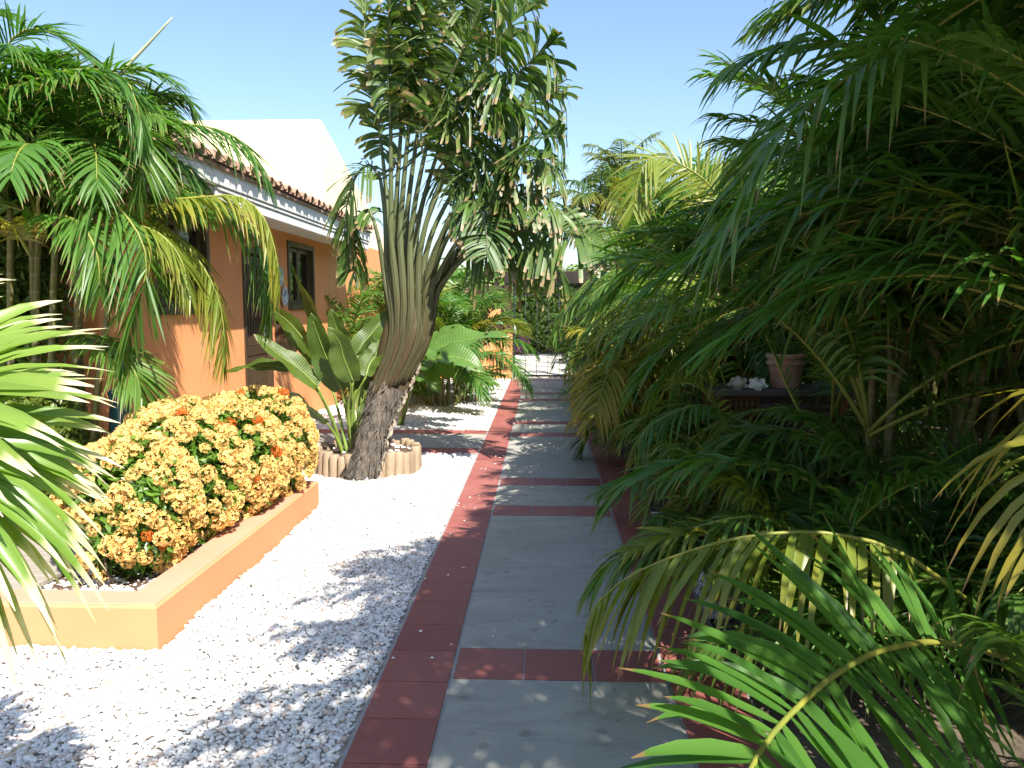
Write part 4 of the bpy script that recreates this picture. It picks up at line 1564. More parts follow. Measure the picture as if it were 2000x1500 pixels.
# ---- paddle-leaved plant in the log planter
sp_b = np.array([P(688, 880, 7.8)[0], 7.8, .15])
sp_ = thing('paddle_leaf_plant', sp_b, 'clump of broad upright paddle leaves beside the trunk in the log planter', 'plant')
YS = 7.8
SL = [   # petiole pixels, blade pixels (base to tip), half width, hint, depth shift
    ([(668, 880), (650, 820), (620, 755)], [(620, 755), (585, 722), (540, 690), (496, 652)], .125, (-.5, -.5, .9), -.25),
    ([(666, 882), (640, 800), (605, 745), (565, 724)], [(565, 724), (538, 716), (490, 717), (440, 726)], .085, (0, -.6, .8), -.3),
    ([(690, 875), (672, 780), (655, 715)], [(655, 715), (640, 660), (610, 600), (571, 522)], .13, (-.8, -.6, .3), -.05),
    ([(680, 875), (655, 780), (632, 720)], [(632, 720), (600, 672), (565, 630), (522, 596)], .135, (-.6, -.7, .3), .1),
    ([(692, 870), (680, 800), (668, 760)], [(668, 760), (645, 715), (625, 665), (606, 612)], .17, (-.2, -1, .25), -.15),
    ([(700, 870), (690, 790), (690, 720)], [(690, 720), (705, 680), (735, 640), (768, 602)], .13, (.1, -1, .2), -.1),
    ([(695, 870), (684, 780), (676, 700)], [(676, 700), (668, 670), (655, 635), (645, 603)], .11, (.1, -1, .3), .2),
    ([(705, 870), (708, 760), (725, 690)], [(725, 690), (738, 685), (752, 698), (767, 719)], .10, (.3, -.6, .9), -.1),
    ([(672, 885), (655, 850), (638, 826)], [(638, 826), (610, 800), (578, 776), (542, 756)], .10, (-.2, -.6, -.5), -.2),
    ([(690, 880), (697, 850), (703, 832)], [(703, 832), (712, 806), (722, 785), (733, 762)], .085, (-.4, -.8, .3), -.3),
    ([(698, 872), (700, 800), (706, 760)], [(706, 760), (712, 720), (722, 690), (728, 655)], .16, (.2, -1, .2), .1),
    ([(684, 872), (690, 790), (715, 735)], [(715, 735), (722, 712), (736, 690), (742, 655)], .12, (-.2, -1, .2), -.22),
    ([(690, 872), (680, 800), (690, 745)], [(690, 745), (672, 700), (663, 668), (640, 640)], .15, (-.1, -1, .4), -.3),
]
for k, (pt, bl, hw, hint, dy) in enumerate(SL):
    pw_ = np.array([P(x, y, YS + dy * i / (len(pt) - 1)) for i, (x, y) in enumerate(pt)])
    pw_[0] = sp_b + np.array([(pt[0][0] - 688) / 195, rs.uniform(-.08, .06), 0])
    bw_ = np.array([P(x, y, YS + dy + .06 * i * (1 if k % 2 else -1)) for i, (x, y) in enumerate(bl)])
    paddle_leaf(sp_, pw_, bw_, hw * .86, hint, seed=60 + k, fold=.42, age=.1, pr=(.02, .009), wav=.02)

# ---- broad pale leaves behind the trunk
bb = np.array([-1.95, 10.75, 0])
bn = thing('banana_plant', bb, 'pale green broad leaved plant spreading out right of the leaning trunk', 'plant')
YB = 10.75
BL = [
    ([(815, 810), (808, 740), (822, 695)], [(822, 695), (880, 672), (940, 660), (995, 655)], .24, (0, -.5, 1), -.2),
    ([(812, 810), (806, 750), (824, 712)], [(824, 712), (865, 698), (905, 702), (946, 726)], .22, (.1, -.7, .8), -.5),
    ([(812, 810), (808, 730), (815, 690)], [(815, 690), (845, 668), (875, 650), (906, 638)], .20, (-.2, -.6, .8), .2),
    ([(808, 810), (800, 740), (806, 705)], [(806, 705), (835, 700), (862, 712), (885, 738)], .20, (0, -.8, .7), -.3),
    ([(812, 810), (802, 750), (800, 700)], [(800, 700), (812, 670), (830, 645), (838, 622)], .17, (.1, -1, .4), .1),
    ([(810, 810), (800, 770), (806, 735)], [(806, 735), (825, 730), (845, 742), (858, 768)], .15, (0, -.8, .6), -.4),
]
for k, (pt, bl, hw, hint, dy) in enumerate(BL):
    pw_ = np.array([P(x, y, YB + dy * i / (len(pt) - 1)) for i, (x, y) in enumerate(pt)])
    pw_[0] = bb + np.array([(pt[0][0] - 811) / 145, rs.uniform(-.05, .05), 0])
    bw_ = np.array([P(x, y, YB + dy - .08 * i) for i, (x, y) in enumerate(bl)])
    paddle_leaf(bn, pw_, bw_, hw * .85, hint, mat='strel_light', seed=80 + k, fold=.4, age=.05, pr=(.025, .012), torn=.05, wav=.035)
# ================================================================== gate and what stands round it
GY = 18.1
S = GY / F_PX


def gx(px):
    return P(px, HOR, GY)[0]


gate = thing('iron_gate', (0.1, GY, 0), 'black wrought iron gate with wavy bars at the end of the path', 'gate')
g0, g1, gz0, gz1 = gx(1004), .88, .05, 2.08
mb = MB()
for x in (g0, g1):
    box(mb, (x - .025, GY - .025, .0), (x + .025, GY + .025, gz1 + .05), bev=.004)
for z in (gz0, gz1):
    box(mb, (g0 + .025, GY - .02, z - .02), (g1 - .025, GY + .02, z + .02), bev=.003)
box(mb, (g0 + .025, GY - .015, 1.86), (g1 - .025, GY + .015, 1.885))
mb.build('gate_frame', M['iron'], gate)
for i in range(5):
    x = g0 + (g1 - g0) * (i + 1) / 6
    mb = MB()
    tube(mb, [(x, GY, gz0), (x + .01, GY, 1.0), (x, GY, gz1)], .007, 6)
    mb.build('gate_bar', M['iron'], gate)
for i in range(6):
    mb = MB()
    xs = np.linspace(g0, g1, 26)
    zz = .95 - i * .16 - .50 * np.linspace(0, 1, 26) + .07 * np.sin(np.linspace(0, 7, 26) + i * 1.1)
    zz = np.clip(zz, gz0, 2)
    tube(mb, np.stack([xs, np.full(26, GY - .012), zz], 1), .006, 6)
    mb.build('wavy_bar', M['iron'], gate)
mb = MB()
box(mb, (g0 - .0, GY - .06, 1.02), (g0 + .05, GY - .026, 1.22), bev=.005)
mb.build('lock', M['metal'], gate)

gw = thing('garden_wall', (gx(970), GY, 0), 'low orange wall ending left of the iron gate', 'wall')
mb = MB()
box(mb, (-3.2, GY - .10, -.05), (gx(1001), GY + .10, 1.02), bev=.01)
mb.build('wall', M['orange'], gw)
mb = MB()
box(mb, (-3.22, GY - .12, 1.021), (gx(1001) + .01, GY + .12, 1.06), bev=.01)
mb.build('coping', M['coping'], gw)
fn = thing('wooden_fence', (gx(985), GY, 1.06), 'dark brown timber post and slats standing on the low orange wall', 'fence')
mb = MB()
box(mb, (gx(985), GY - .06, 1.061), (gx(999), GY + .06, 2.12), bev=.008)
mb.build('post', M['dark_wood'], fn)
for z in np.arange(1.12, 2.0, .17):
    mb = MB()
    box(mb, (-3.1, GY - .015, z), (gx(985) - .002, GY + .015, z + .12), bev=.004)
    mb.build('slat', M['dark_wood'], fn)
sg = thing('orange_sign', (gx(966), GY - .05, 1.4), 'small plain orange board fixed on the timber slats left of the gate', 'sign')
mb = MB()
box(mb, (gx(953), GY - .05, 1.36), (gx(978), GY - .017, 1.56), bev=.005)
mb.build('board', M['orange'], sg)
sg = thing('teal_sign', (gx(976), GY - .05, 1.25), 'small pale teal plaque below the orange board left of the gate', 'sign')
mb = MB()
box(mb, (gx(969), GY - .045, 1.22), (gx(983), GY - .017, 1.34), bev=.004)
mb.build('board', M['sign_teal'], sg)
gb = thing('gate_beam', (0, GY, 2.12), 'dark brown timber lintel spanning above the iron gate', 'beam')
mb = MB()
box(mb, (gx(985), GY - .09, 2.125), (1.15, GY + .09, 2.40), bev=.01)
mb.build('beam', M['beam_wood'], gb)
mb = MB()
box(mb, (.97, GY - .06, -.05), (1.09, GY + .06, 2.124), bev=.008)
mb.build('post', M['dark_wood'], gb)

hd = thing('hedge', (0, 27.9, 0), 'tall clipped green hedge across the street beyond the gate', 'hedge')
mb = MB()
hc, hr = [], []
for i in range(28):
    hc.append((-7 + i * .55, 27.9, 1.55))
    hr.append((.55, .28 + .06 * math.sin(i * 2.1), 1.42 + .08 * math.sin(i * 1.3)))
leaf_cloud(mb, hc, hr, 34000, .16, 5, shape='box', up=.2, wl=.6)
tag(mb.build('foliage', M['hedge_leaf'], hd), kind='stuff')
mb = MB()
box(mb, (-7.2, 27.95, 0), (8, 28.05, 2.7))
mb.build('branches', M['wood_stem'], hd)
bg_ = thing('bougainvillea', P(1018, 690, 27), 'small magenta flowering bush at the foot of the hedge beyond the gate', 'shrub')
mb = MB()
leaf_cloud(mb, [P(1021, 667, 27.1), P(1012, 680, 27.1)], [(.22, .2, .22), (.25, .2, .2)], 500, .09, 9)
mb.build('bracts', M['magenta'], bg_)
mb = MB()
leaf_cloud(mb, [P(1014, 678, 27.2)], [(.42, .25, .35)], 700, .09, 10)
tube(mb, [P(1016, 692, 27.1), P(1018, 672, 27.1)], [.02, .01], 6)
mb.build('foliage', M['hedge_leaf'], bg_)

# ================================================================== cabinet with pot and shells under the right palms
TY = 6.3
tz = P(1500, 760, TY)[2]
tx0, tx1 = P(1388, 760, TY)[0], P(1660, 760, TY)[0]
cb = thing('garden_cabinet', ((tx0 + tx1) / 2, TY + .2, 0), 'low wooden cabinet with lattice front and weathered board top under the palms', 'cabinet')
mb = MB()
box(mb, (tx0, TY - .12, tz - .045), (tx1, TY + .5, tz), bev=.006)
mb.build('top', M['bench_top'], cb)
for (x, y) in ((tx0 + .03, TY - .08), (tx1 - .09, TY - .08), (tx0 + .03, TY + .40), (tx1 - .09, TY + .40)):
    mb = MB()
    box(mb, (x, y, -.04), (x + .06, y + .06, tz - .046), bev=.005)
    mb.build('leg', M['lattice'], cb)
mb = MB()
lx0, lx1 = tx0 + .092, tx0 + .36
for x in np.arange(lx0, lx1, .042):
    box(mb, (x, TY - .066, .08), (x + .02, TY - .056, tz - .05))
for z in np.arange(.08, tz - .07, .042):
    box(mb, (lx0, TY - .0555, z), (lx1, TY - .047, z + .02))
mb.build('lattice_panel', M['lattice'], cb)
mb = MB()
for z in np.arange(.1, tz - .09, .06):
    box(mb, (lx1 + .004, TY - .06, z), (tx1 - .092, TY - .045, z + .028), bev=.002)
mb.build('slat_panel', M['bench_top'], cb)
mb = MB()
box(mb, (tx0 + .1, TY - .02, .05), (tx1 - .1, TY + .38, tz - .05))
mb.build('box', M['dark_wood'], cb)

pc = P(1533, 770, TY + .12)
pot = thing('terracotta_pot', (pc[0], pc[1], tz), 'large rimmed terracotta pot standing on the cabinet top', 'pot')
r0 = 37 / F_PX * TY
ph = .275
mb = MB()
lathe(mb, (pc[0], pc[1], tz), [(.001, .002), (r0 * .70, .002), (r0 * .72, .012), (r0 * .88, ph * .62), (r0 * .90, ph * .66), (r0 * .99, ph * .67), (r0 * 1.02, ph * .71), (r0 * 1.0, ph * .76), (r0 * .93, ph * .79), (r0 * .94, ph * .83), (r0 * 1.03, ph * .86), (r0 * 1.08, ph * .92), (r0 * 1.06, ph * .98), (r0 * .97, ph), (r0 * .9, ph * .97), (r0 * .88, ph * .85), (.001, ph * .85)], 32)
mb.build('body', M['terracotta'], pot)
al = thing('aloe_plant', (pc[0], pc[1], tz + ph * .85), 'spiky thin leaved aloe growing in the terracotta pot', 'plant')
for k in range(26):
    a = k * 2.4 + rs.normal(0, .2)
    q = k / 25
    r = arch((pc[0] + .05 * math.cos(a), pc[1] + .05 * math.sin(a), tz + ph * .84), a, 84 - 50 * q + rs.normal(0, 5), rs.uniform(.24, .40), rs.uniform(10, 45), 8)
    mb = MB()
    w = np.array([.012, .013, .012, .0105, .009, .007, .004, .001])
    tube(mb, r, w, 6, flat=((0, 0, 1), .4), col=(rs.random(), .3, .1))
    mb.build('leaf', M['areca'], al)


def conch(c, L_, axis, mat, label, seed, spikes=7, lipw=.2):
    rng = np.random.default_rng(seed)
    ax = norm(np.asarray(axis, float))
    side = norm(np.cross(ax, (0, 0, 1)))
    up_ = np.cross(side, ax)
    th_ = thing('conch_shell', c, label, 'shell', 'shells on the cabinet top')
    mb = MB()
    n, ns = 22, 20
    t = np.linspace(-1, 1, n)
    rad = np.interp(t, [-1, -.7, -.35, -.05, .1, .35, .6, .85, 1], [.10, .18, .28, .38, .42, .36, .26, .16, .05]) * L_
    rad = rad * (1 + .10 * np.abs(np.sin(t * 14)) * (t > .1))
    a = np.linspace(0, 2 * math.pi, ns, endpoint=False)
    v = []
    for i in range(n):
        rr = rad[i] * (1 + .10 * np.cos(a - t[i] * 4))
        if -.05 < t[i] < .45:
            rr = rr * (1 + .45 * np.maximum(0, np.cos(a * 3.5 + t[i] * 5)) ** 4)
        v.append(np.asarray(c) + ax * t[i] * L_ * .62 + (np.cos(a) * rr)[:, None] * side + (np.sin(a) * rr)[:, None] * up_ + np.array([0, 0, L_ * .36]))
    mb.add(np.concatenate(v), [(i * ns + j, i * ns + (j + 1) % ns, (i + 1) * ns + (j + 1) % ns, (i + 1) * ns + j) for i in range(n - 1) for j in range(ns)])
    for k in range(spikes):
        an = k * .75 + .4
        tt = .05 + .035 * k
        p = np.asarray(c) + ax * tt * L_ + np.array([0, 0, L_ * .36])
        o = math.cos(an) * side + math.sin(an) * up_
        rr = np.interp(tt, [0, .35, .6], [.42, .33, .2]) * L_
        tube(mb, [p + o * rr * .8, p + o * (rr + L_ * .11) + ax * L_ * .03, p + o * (rr + L_ * .24) + ax * L_ * .05], [L_ * .10, L_ * .07, L_ * .012], 7)
    body = mb.build('shell_body', M[mat], th_)
    # flared, scalloped lip opening toward the path
    mb = MB()
    fr = norm(np.array([-.25, -1.0, .55]))
    e1 = norm(np.cross(fr, (0, 0, 1)))
    e2 = np.cross(e1, fr)
    cc = np.asarray(c) + np.array([0, -L_ * .18, L_ * .40])
    m, kk = 40, 6
    vv = []
    for j in range(kk):
        u = (j + .4) / (kk - .6)
        for i in range(m):
            t_ = 2 * math.pi * i / m
            r_ = L_ * .62 * u * (1 + lipw * u * (math.cos(5 * t_ + seed) + .4 * math.sin(3 * t_)))
            vv.append(cc + e1 * r_ * math.cos(t_) * 1.1 + e2 * r_ * math.sin(t_) * .8 + fr * L_ * (.22 * u * u - .16))
    mb.add(vv, [(j * m + i, j * m + (i + 1) % m, (j + 1) * m + (i + 1) % m, (j + 1) * m + i) for j in range(kk - 1) for i in range(m)])
    mb.build('lip', M['shell'] if mat == 'shell' else M['shell_grey'], body)
    return th_


c1 = P(1440, 752, TY)
c2 = P(1478, 765, TY - .05)
conch((c1[0], c1[1], tz), .105, (.8, .5, .1), 'shell_grey', 'brownish spiky conch shell left of the whiter shell on the cabinet', 1)
conch((c2[0], c2[1], tz), .100, (-.7, .6, .05), 'shell', 'clean white conch shell between the spiky shell and the pot', 2, 3, .24)

# red flower low beside the right tile border
rf = thing('red_flower', G(1322, 1075), 'small low plant with a red bloom at the right edge of the path', 'flower')
c = ORI[rf.name]
mb = MB()
leaf_cloud(mb, [c + np.array([0.02, 0.02, .06])], [(.11, .10, .06)], 160, .06, 4)
mb.build('foliage', M['shrub'], rf)
mb = MB()
fc = c + np.array([-.0, -.06, .135])
for k in range(5):
    a = k * 1.2566
    e = np.array([math.cos(a), -.45, math.sin(a)])
    paddle(mb, np.array([fc, fc + e * .022, fc + e * .04 + np.array([0, -.01, 0])]), .018, (0, -1, .3), seed=k, fold=.3)
mb.build('bloom', M['red'], rf)
mb = MB()
tube(mb, [c, c + np.array([0, -.02, .07]), fc], [.004, .003, .003], 6)
mb.build('stalk', M['strel_rib'], rf)

# teal urn by the house wall
ub = np.array([-3.0, 5.75 + .9, 0.0])
ub = np.array([XP(236, 790, -3.05)[0], XP(236, 790, -3.05)[1], 0])
ur = thing('glazed_urn', ub, 'tall teal glazed garden urn half hidden behind the orange flowers', 'urn')
mb = MB()
zt = XP(236, 762, -3.05)[2]
ru = 24 / F_PX * ub[1]
lathe(mb, ub, [(.001, 0), (ru * .6, 0), (ru * .62, .02), (ru * 1.05, zt * .45), (ru * 1.1, zt * .65), (ru * .9, zt * .85), (ru * .8, zt * .92), (ru * .98, zt * .97), (ru * 1.0, zt), (ru * .88, zt), (ru * .7, zt * .9), (.001, zt * .85)], 28)
mb.build('body', M['teal'], ur)

# ================================================================== palms on the right
def to_px(p):
    d = np.asarray(p, float) - CAMP
    z = d @ FWD
    return 1000 + F_PX * (d @ RIGHT) / z, 750 - F_PX * (d @ UPV) / z, z


SUNV = -np.array(SUN_TRAVEL)
GAPS = [(P(1300, 1340, 1.85), .45), (P(1330, 1430, 1.7), .4), (P(1500, 1300, 2.1), .35), (P(1500, 1140, 3.1), .45), (P(1265, 640, 7.1), .6), (P(1300, 350, 7.9), .7),
        (P(1150, 620, 8.4), .55), (P(1120, 640, 10.2), .6), (P(1180, 470, 11.5), .7), (P(1240, 520, 9.5), .6), (P(1420, 300, 6.5), .5), (P(1480, 180, 4.6), .45)]   # where the photograph shows sun falling through the canopy


def keep_out(r):
    """true where a frond would hang right before the lens, across the path or hide the cabinet top"""
    for p in r:
        sx, sy = p[0] - .481 * p[2], p[1] + .755 * p[2]
        if sx < (-1.25 if sy < 5.4 else -.62) and p[1] < 16 and p[2] > .6:
            return True
        for c_, r_ in GAPS:
            d_ = p - c_
            t_ = d_ @ SUNV
            if t_ > .1 and np.linalg.norm(d_ - t_ * SUNV) < r_:
                return True
        d = np.linalg.norm(p - CAMP)
        if p[1] < -.2:
            continue
        if d < .9:
            return True
        x, y, z = to_px(p)
        if z > .2 and z < 2.0 and -250 < x < 2150 and -300 < y < 1700:
            return True
        if z < TY and 1370 < x < 1590 and 670 < y < 800:
            return True
        if p[1] < 17 and p[2] < 2.3 and x < (1085 if y < 820 else 1130) and -100 < y < 1500:
            return True
        if p[1] < 6.6 and x < 1340 and -100 < y < 430 and p[1] > 1:
            return True
        if y < 560 and x < 1150 + max(0, 260 - y) * 1.2 and y > -200 and p[1] > 1:
            return True
    return False


G_R = 'areca palms lining the right of the path'
C1 = areca((1.95, .1, 0), 'tall areca palm overhanging the near right end of the path', 9, (2.2, 3.6), .45, (9, 11), (2.0, 2.5), 101, az_bias=math.pi * .95, avoid=keep_out, group=G_R, W=.028)
areca((2.2, -1.7, 0), 'areca palm arching over the path from the near right corner', 9, (2.6, 4.0), .5, (9, 11), (2.0, 2.5), 102, az_bias=math.pi * .9, avoid=keep_out, group=G_R, W=.028)
C2 = areca((2.25, 1.5, 0), 'tall caned areca palm overhead at the right beside the camera', 9, (2.6, 3.6), .35, (9, 11), (1.8, 2.3), 113, az_bias=math.pi, avoid=keep_out, group=G_R, W=.028)
A1 = areca((2.05, 3.0, 0), 'dense areca palm at the bottom right with one bright sunlit frond', 9, (.5, 3.2), .4, (8, 10), (1.7, 2.2), 103, az_bias=math.pi * .95, low=14, avoid=keep_out, group=G_R, W=.027, yellow=.12)
A2 = areca((2.9, 4.0, 0), 'shaded areca palm reaching out of the top right corner', 9, (1.2, 3.4), .5, (8, 10), (1.9, 2.4), 104, az_bias=math.pi, low=12, avoid=keep_out, group=G_R, W=.027, yellow=.12)
A3 = areca((2.2, 4.9, 0), 'areca palm with leaning yellow canes right of the terracotta pot', 9, (.8, 2.3), .35, (8, 10), (1.8, 2.2), 105, az_bias=math.pi * 1.0, low=10, avoid=keep_out, group=G_R, yellow=.12)
A4 = areca((2.5, 7.3, 0), 'dark areca palm filling the space behind the lattice cabinet', 9, (.6, 2.6), .5, (8, 9), (1.8, 2.2), 106, az_bias=math.pi, low=14, avoid=keep_out, group=G_R, yellow=.12)
A5 = areca((1.6, 8.2, 0), 'areca palm left of the cabinet spilling fronds onto the path', 9, (.3, 2.1), .35, (8, 10), (1.6, 2.0), 107, az_bias=math.pi * 1.05, low=18, avoid=keep_out, group=G_R, yellow=.2)
A6 = areca((2.5, 9.4, 0), 'tall areca palm whose crown rises behind the cabinet against the sky', 8, (1.2, 2.6), .4, (8, 9), (1.8, 2.2), 108, az_bias=math.pi, avoid=keep_out, group=G_R, yellow=.3)
A7 = areca((1.55, 10.6, 0), 'sunlit areca palm halfway along the right of the path', 9, (.4, 2.5), .35, (8, 9), (1.6, 2.0), 109, az_bias=math.pi * 1.05, low=16, avoid=keep_out, group=G_R, yellow=.3)
A8 = areca((1.5, 12.9, 0), 'areca palm touching the path two clumps before the gate', 9, (.4, 2.7), .35, (8, 9), (1.6, 2.0), 110, detail=0, az_bias=math.pi, low=14, avoid=keep_out, group=G_R, yellow=.3)
A9 = areca((2.6, 14, 0), 'areca palm in the back row right of the gate, topped by sky', 9, (1.5, 3.3), .5, (8, 9), (1.7, 2.1), 111, detail=0, az_bias=math.pi, avoid=keep_out, group=G_R, yellow=.3)
A10 = areca((1.45, 15.4, 0), 'last areca palm before the gate on the right of the path', 8, (.3, 2.0), .35, (7, 9), (1.5, 1.9), 112, detail=0, az_bias=math.pi, low=14, avoid=keep_out, group=G_R, yellow=.3)
for i, (x, y, lb) in enumerate(((4.2, 2.6, 'back row areca palm deep in shade at the right edge of the picture'), (4.4, 5.6, 'back row areca palm in shade behind the leaning yellow canes'),
                                (4.1, 8.6, 'back row areca palm in shade behind the cabinet palms'), (4.2, 12, 'back row areca palm against the sky behind the mid path palms'))):
    areca((x, y, 0), lb, 8, (1.3, 3.4), .6, (8, 10), (1.9, 2.4), 120 + i, detail=0, low=10, avoid=keep_out, group=G_R, yellow=.1)


for i, (x, y, lb) in enumerate(((1.5, 3.7, 'young areca palm low on the ground in front of the cabinet'), (1.35, 5.2, 'young areca palm beside the red bloom at the path edge'),
                                (1.35, 6.7, 'young areca palm at the foot of the lattice panel'), (2.2, 3.7, 'young areca palm low in deep shade at the right edge'))):
    areca((x, y, 0), lb, 2, (.15, .4), .2, (5, 6), (.9, 1.3), 140 + i, low=14, avoid=keep_out, group='young areca palms beside the path', yellow=.15, Lm=.4, W=.026)


def hero(th, pts, mat='areca', **kw):
    kw.setdefault('n', 46)
    kw.setdefault('Lm', .5)
    kw.setdefault('W', .032)
    return add_frond(th, PP(pts), mat, **kw)


# fronds added overhead, mostly out of view, to shade the path and near gravel
rng = np.random.default_rng(77)
for ty in np.concatenate([np.arange(2.80, 3.0, .1), np.arange(3.02, 6.4, .24), np.arange(6.5, 8.0, .2)]):
    for u in range(2 if ty < 6.45 else 1):
        z = rng.uniform(3.5, 4.0)
        y = ty + rng.uniform(-.1, .1) - .755 * z
        xe = rng.uniform(-1.42, -.8) + .481 * (z - .25) if ty < 5.2 else max(rng.uniform(-.72, -.5) + .481 * (z - .25), 1.15 + .02 * y)
        xb = max(xe + 1.3, 2.1)
        th_ = C1 if y < 1.0 else (C2 if y < 2.4 else (A1 if y < 3.6 else A3))
        r = resample([(xb + .15, y + rng.uniform(-.1, .1), z - .8), (xb - .25, y, z - .2), ((xb + xe) / 2, y, z), (xe, y + rng.uniform(-.15, .15), z - .28)], 14)
        add_frond(th_, r, 'areca', n=34, Lm=(.27 if ty < 3 else .36) if ty < 3.4 else .46, W=.034, vang=-5, droop=.35, seed=int(rng.integers(1e9)), age=rng.uniform(0, .3))
# fronds spilling low over the right tile border
PALMS = [(A1, 3.0), (A3, 4.9), (A5, 8.2), (A7, 10.6), (A8, 12.9), (A10, 15.4)]
for y in np.concatenate([np.arange(5.5, 10.5, .42), np.arange(5.4, 13.6, .36), np.arange(10.5, 16.6, .5)]):
    th_ = min(PALMS, key=lambda a: abs(a[1] - y))[0]
    zt = rng.uniform(.55, 1.5) if rng.random() < .6 or y > 9 else rng.uniform(1.5, 2.3)
    xe = rng.uniform(.40, .85) if y > 6.4 else rng.uniform(.6, .8)
    yw, up_ = rng.uniform(-.75, .45), rng.uniform(.1, .55)
    r = resample([(1.5, y + .15, max(.1, zt - .75)), (1.25, y + .05 + yw * .2, zt - .1), (1.0, y + yw * .5, zt), (xe + .1, y + yw * .85, zt - up_ * .45), (xe, y + yw, zt - up_)], 14)
    r[:, 2] = np.maximum(r[:, 2], .06)
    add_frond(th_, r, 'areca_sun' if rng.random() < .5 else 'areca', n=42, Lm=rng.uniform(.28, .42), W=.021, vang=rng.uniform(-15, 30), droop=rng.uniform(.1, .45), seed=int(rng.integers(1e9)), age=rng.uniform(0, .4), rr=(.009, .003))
for y in np.arange(5.7, 12.6, .27):      # sunlit fronds arching out over the path
    th_ = min(PALMS, key=lambda a: abs(a[1] - y))[0]
    zt, yw = rng.uniform(1.3, 2.1), rng.uniform(-.6, .35)
    xe = rng.uniform(.30, .52)
    r = resample([(1.55, y + .2, zt - .9), (1.3, y + .1, zt - .2), (1.0, y + yw * .4, zt), (.68, y + yw * .8, zt - .08), (xe, y + yw, zt - .35)], 14)
    if any(1360 < to_px(a)[0] < 1600 and 660 < to_px(a)[1] < 810 and a[1] < TY for a in r) or to_px(r[-1])[0] < 1092:
        continue
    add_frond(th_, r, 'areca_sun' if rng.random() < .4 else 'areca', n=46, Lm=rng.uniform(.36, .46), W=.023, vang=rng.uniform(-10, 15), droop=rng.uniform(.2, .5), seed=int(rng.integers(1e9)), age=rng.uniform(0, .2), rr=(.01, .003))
hero(A1, [(1990, 1290, 2.7), (1850, 1255, 2.5), (1730, 1268, 2.3), (1640, 1312, 2.08), (1570, 1370, 1.9), (1500, 1445, 1.7), (1450, 1540, 1.52), (1425, 1680, 1.4)], W=.044, Lm=.54, n=40, t0=.16, a0=80, a1=34, vang=12, droop=.20, seed=5, twist=9, rr=(.012, .006), hint=(-.25, -1.0, .8))
hero(A1, [(1900, 1180, 3.2), (1760, 1080, 3.15), (1620, 1042, 3.1), (1480, 1045, 3.1), (1350, 1075, 3.1), (1240, 1120, 3.1), (1170, 1175, 3.1), (1143, 1240, 3.1)], 'areca_sun', Lm=.42, W=.036, n=38, a0=72, a1=24, vang=-25, droop=.55, seed=6, age=.25)
hero(A1, [(1850, 1080, 3.9), (1700, 1000, 3.8), (1560, 930, 3.75), (1440, 905, 3.7), (1330, 902, 3.7), (1250, 925, 3.7), (1195, 975, 3.7)], Lm=.42, W=.034, n=40, a0=66, a1=26, vang=15, droop=.4, seed=7)
hero(A1, [(1600, 1060, 3.6), (1480, 1010, 3.5), (1360, 1030, 3.5), (1270, 1060, 3.5), (1200, 1095, 3.5), (1150, 1150, 3.5)], Lm=.32, W=.026, n=40, vang=10, droop=.5, seed=8)
hero(A2, [(2260, 690, 2.8), (2150, 740, 2.65), (2075, 840, 2.5), (2040, 950, 2.42), (2035, 1060, 2.38)], 'areca_sun', Lm=.40, W=.026, n=18, vang=12, droop=.8, seed=9, age=.5, a0=78, a1=40)
hero(A2, [(2050, 420, 4.2), (1900, 250, 4.1), (1760, 130, 4.0), (1640, 85, 4.0), (1530, 85, 3.95), (1440, 125, 3.9)], Lm=.55, W=.036, n=40, vang=5, droop=.45, seed=10, a0=60)
hero(A3, [(1800, 620, 4.9), (1700, 520, 4.9), (1580, 430, 4.9), (1470, 395, 4.85), (1380, 410, 4.8), (1320, 465, 4.8)], Lm=.5, W=.03, n=42, vang=5, droop=.5, seed=11)
hero(A3, [(1900, 420, 4.8), (1780, 330, 4.7), (1650, 290, 4.7), (1540, 290, 4.6), (1450, 330, 4.6)], Lm=.55, W=.032, n=42, vang=10, droop=.5, seed=12)
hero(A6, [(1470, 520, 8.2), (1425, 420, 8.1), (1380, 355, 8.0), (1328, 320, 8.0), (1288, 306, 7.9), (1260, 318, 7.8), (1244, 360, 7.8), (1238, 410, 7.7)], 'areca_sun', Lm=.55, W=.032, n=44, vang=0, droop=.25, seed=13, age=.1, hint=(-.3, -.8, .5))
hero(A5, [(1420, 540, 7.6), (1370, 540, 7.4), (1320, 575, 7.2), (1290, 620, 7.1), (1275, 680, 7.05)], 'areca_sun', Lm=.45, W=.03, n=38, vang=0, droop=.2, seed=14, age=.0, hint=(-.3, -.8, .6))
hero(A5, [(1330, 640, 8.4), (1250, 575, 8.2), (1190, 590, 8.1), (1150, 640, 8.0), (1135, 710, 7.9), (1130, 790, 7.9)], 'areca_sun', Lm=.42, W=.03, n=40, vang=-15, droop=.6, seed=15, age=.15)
hero(A7, [(1290, 640, 10.4), (1220, 570, 10.2), (1160, 570, 10.1), (1110, 600, 10), (1085, 650, 9.9)], Lm=.45, W=.03, n=38, vang=0, droop=.5, seed=16)
hero(A3, [(1700, 1000, 5.0), (1640, 900, 4.95), (1560, 800, 5.0), (1490, 640, 5.1)], 'areca', Lm=.28, W=.014, n=16, t0=.6, seed=17, rr=(.014, .006))
hero(A3, [(1800, 1010, 4.7), (1690, 900, 4.6), (1590, 850, 4.6), (1480, 840, 4.6), (1390, 870, 4.6), (1320, 930, 4.6)], Lm=.4, n=40, vang=10, droop=.4, seed=18)
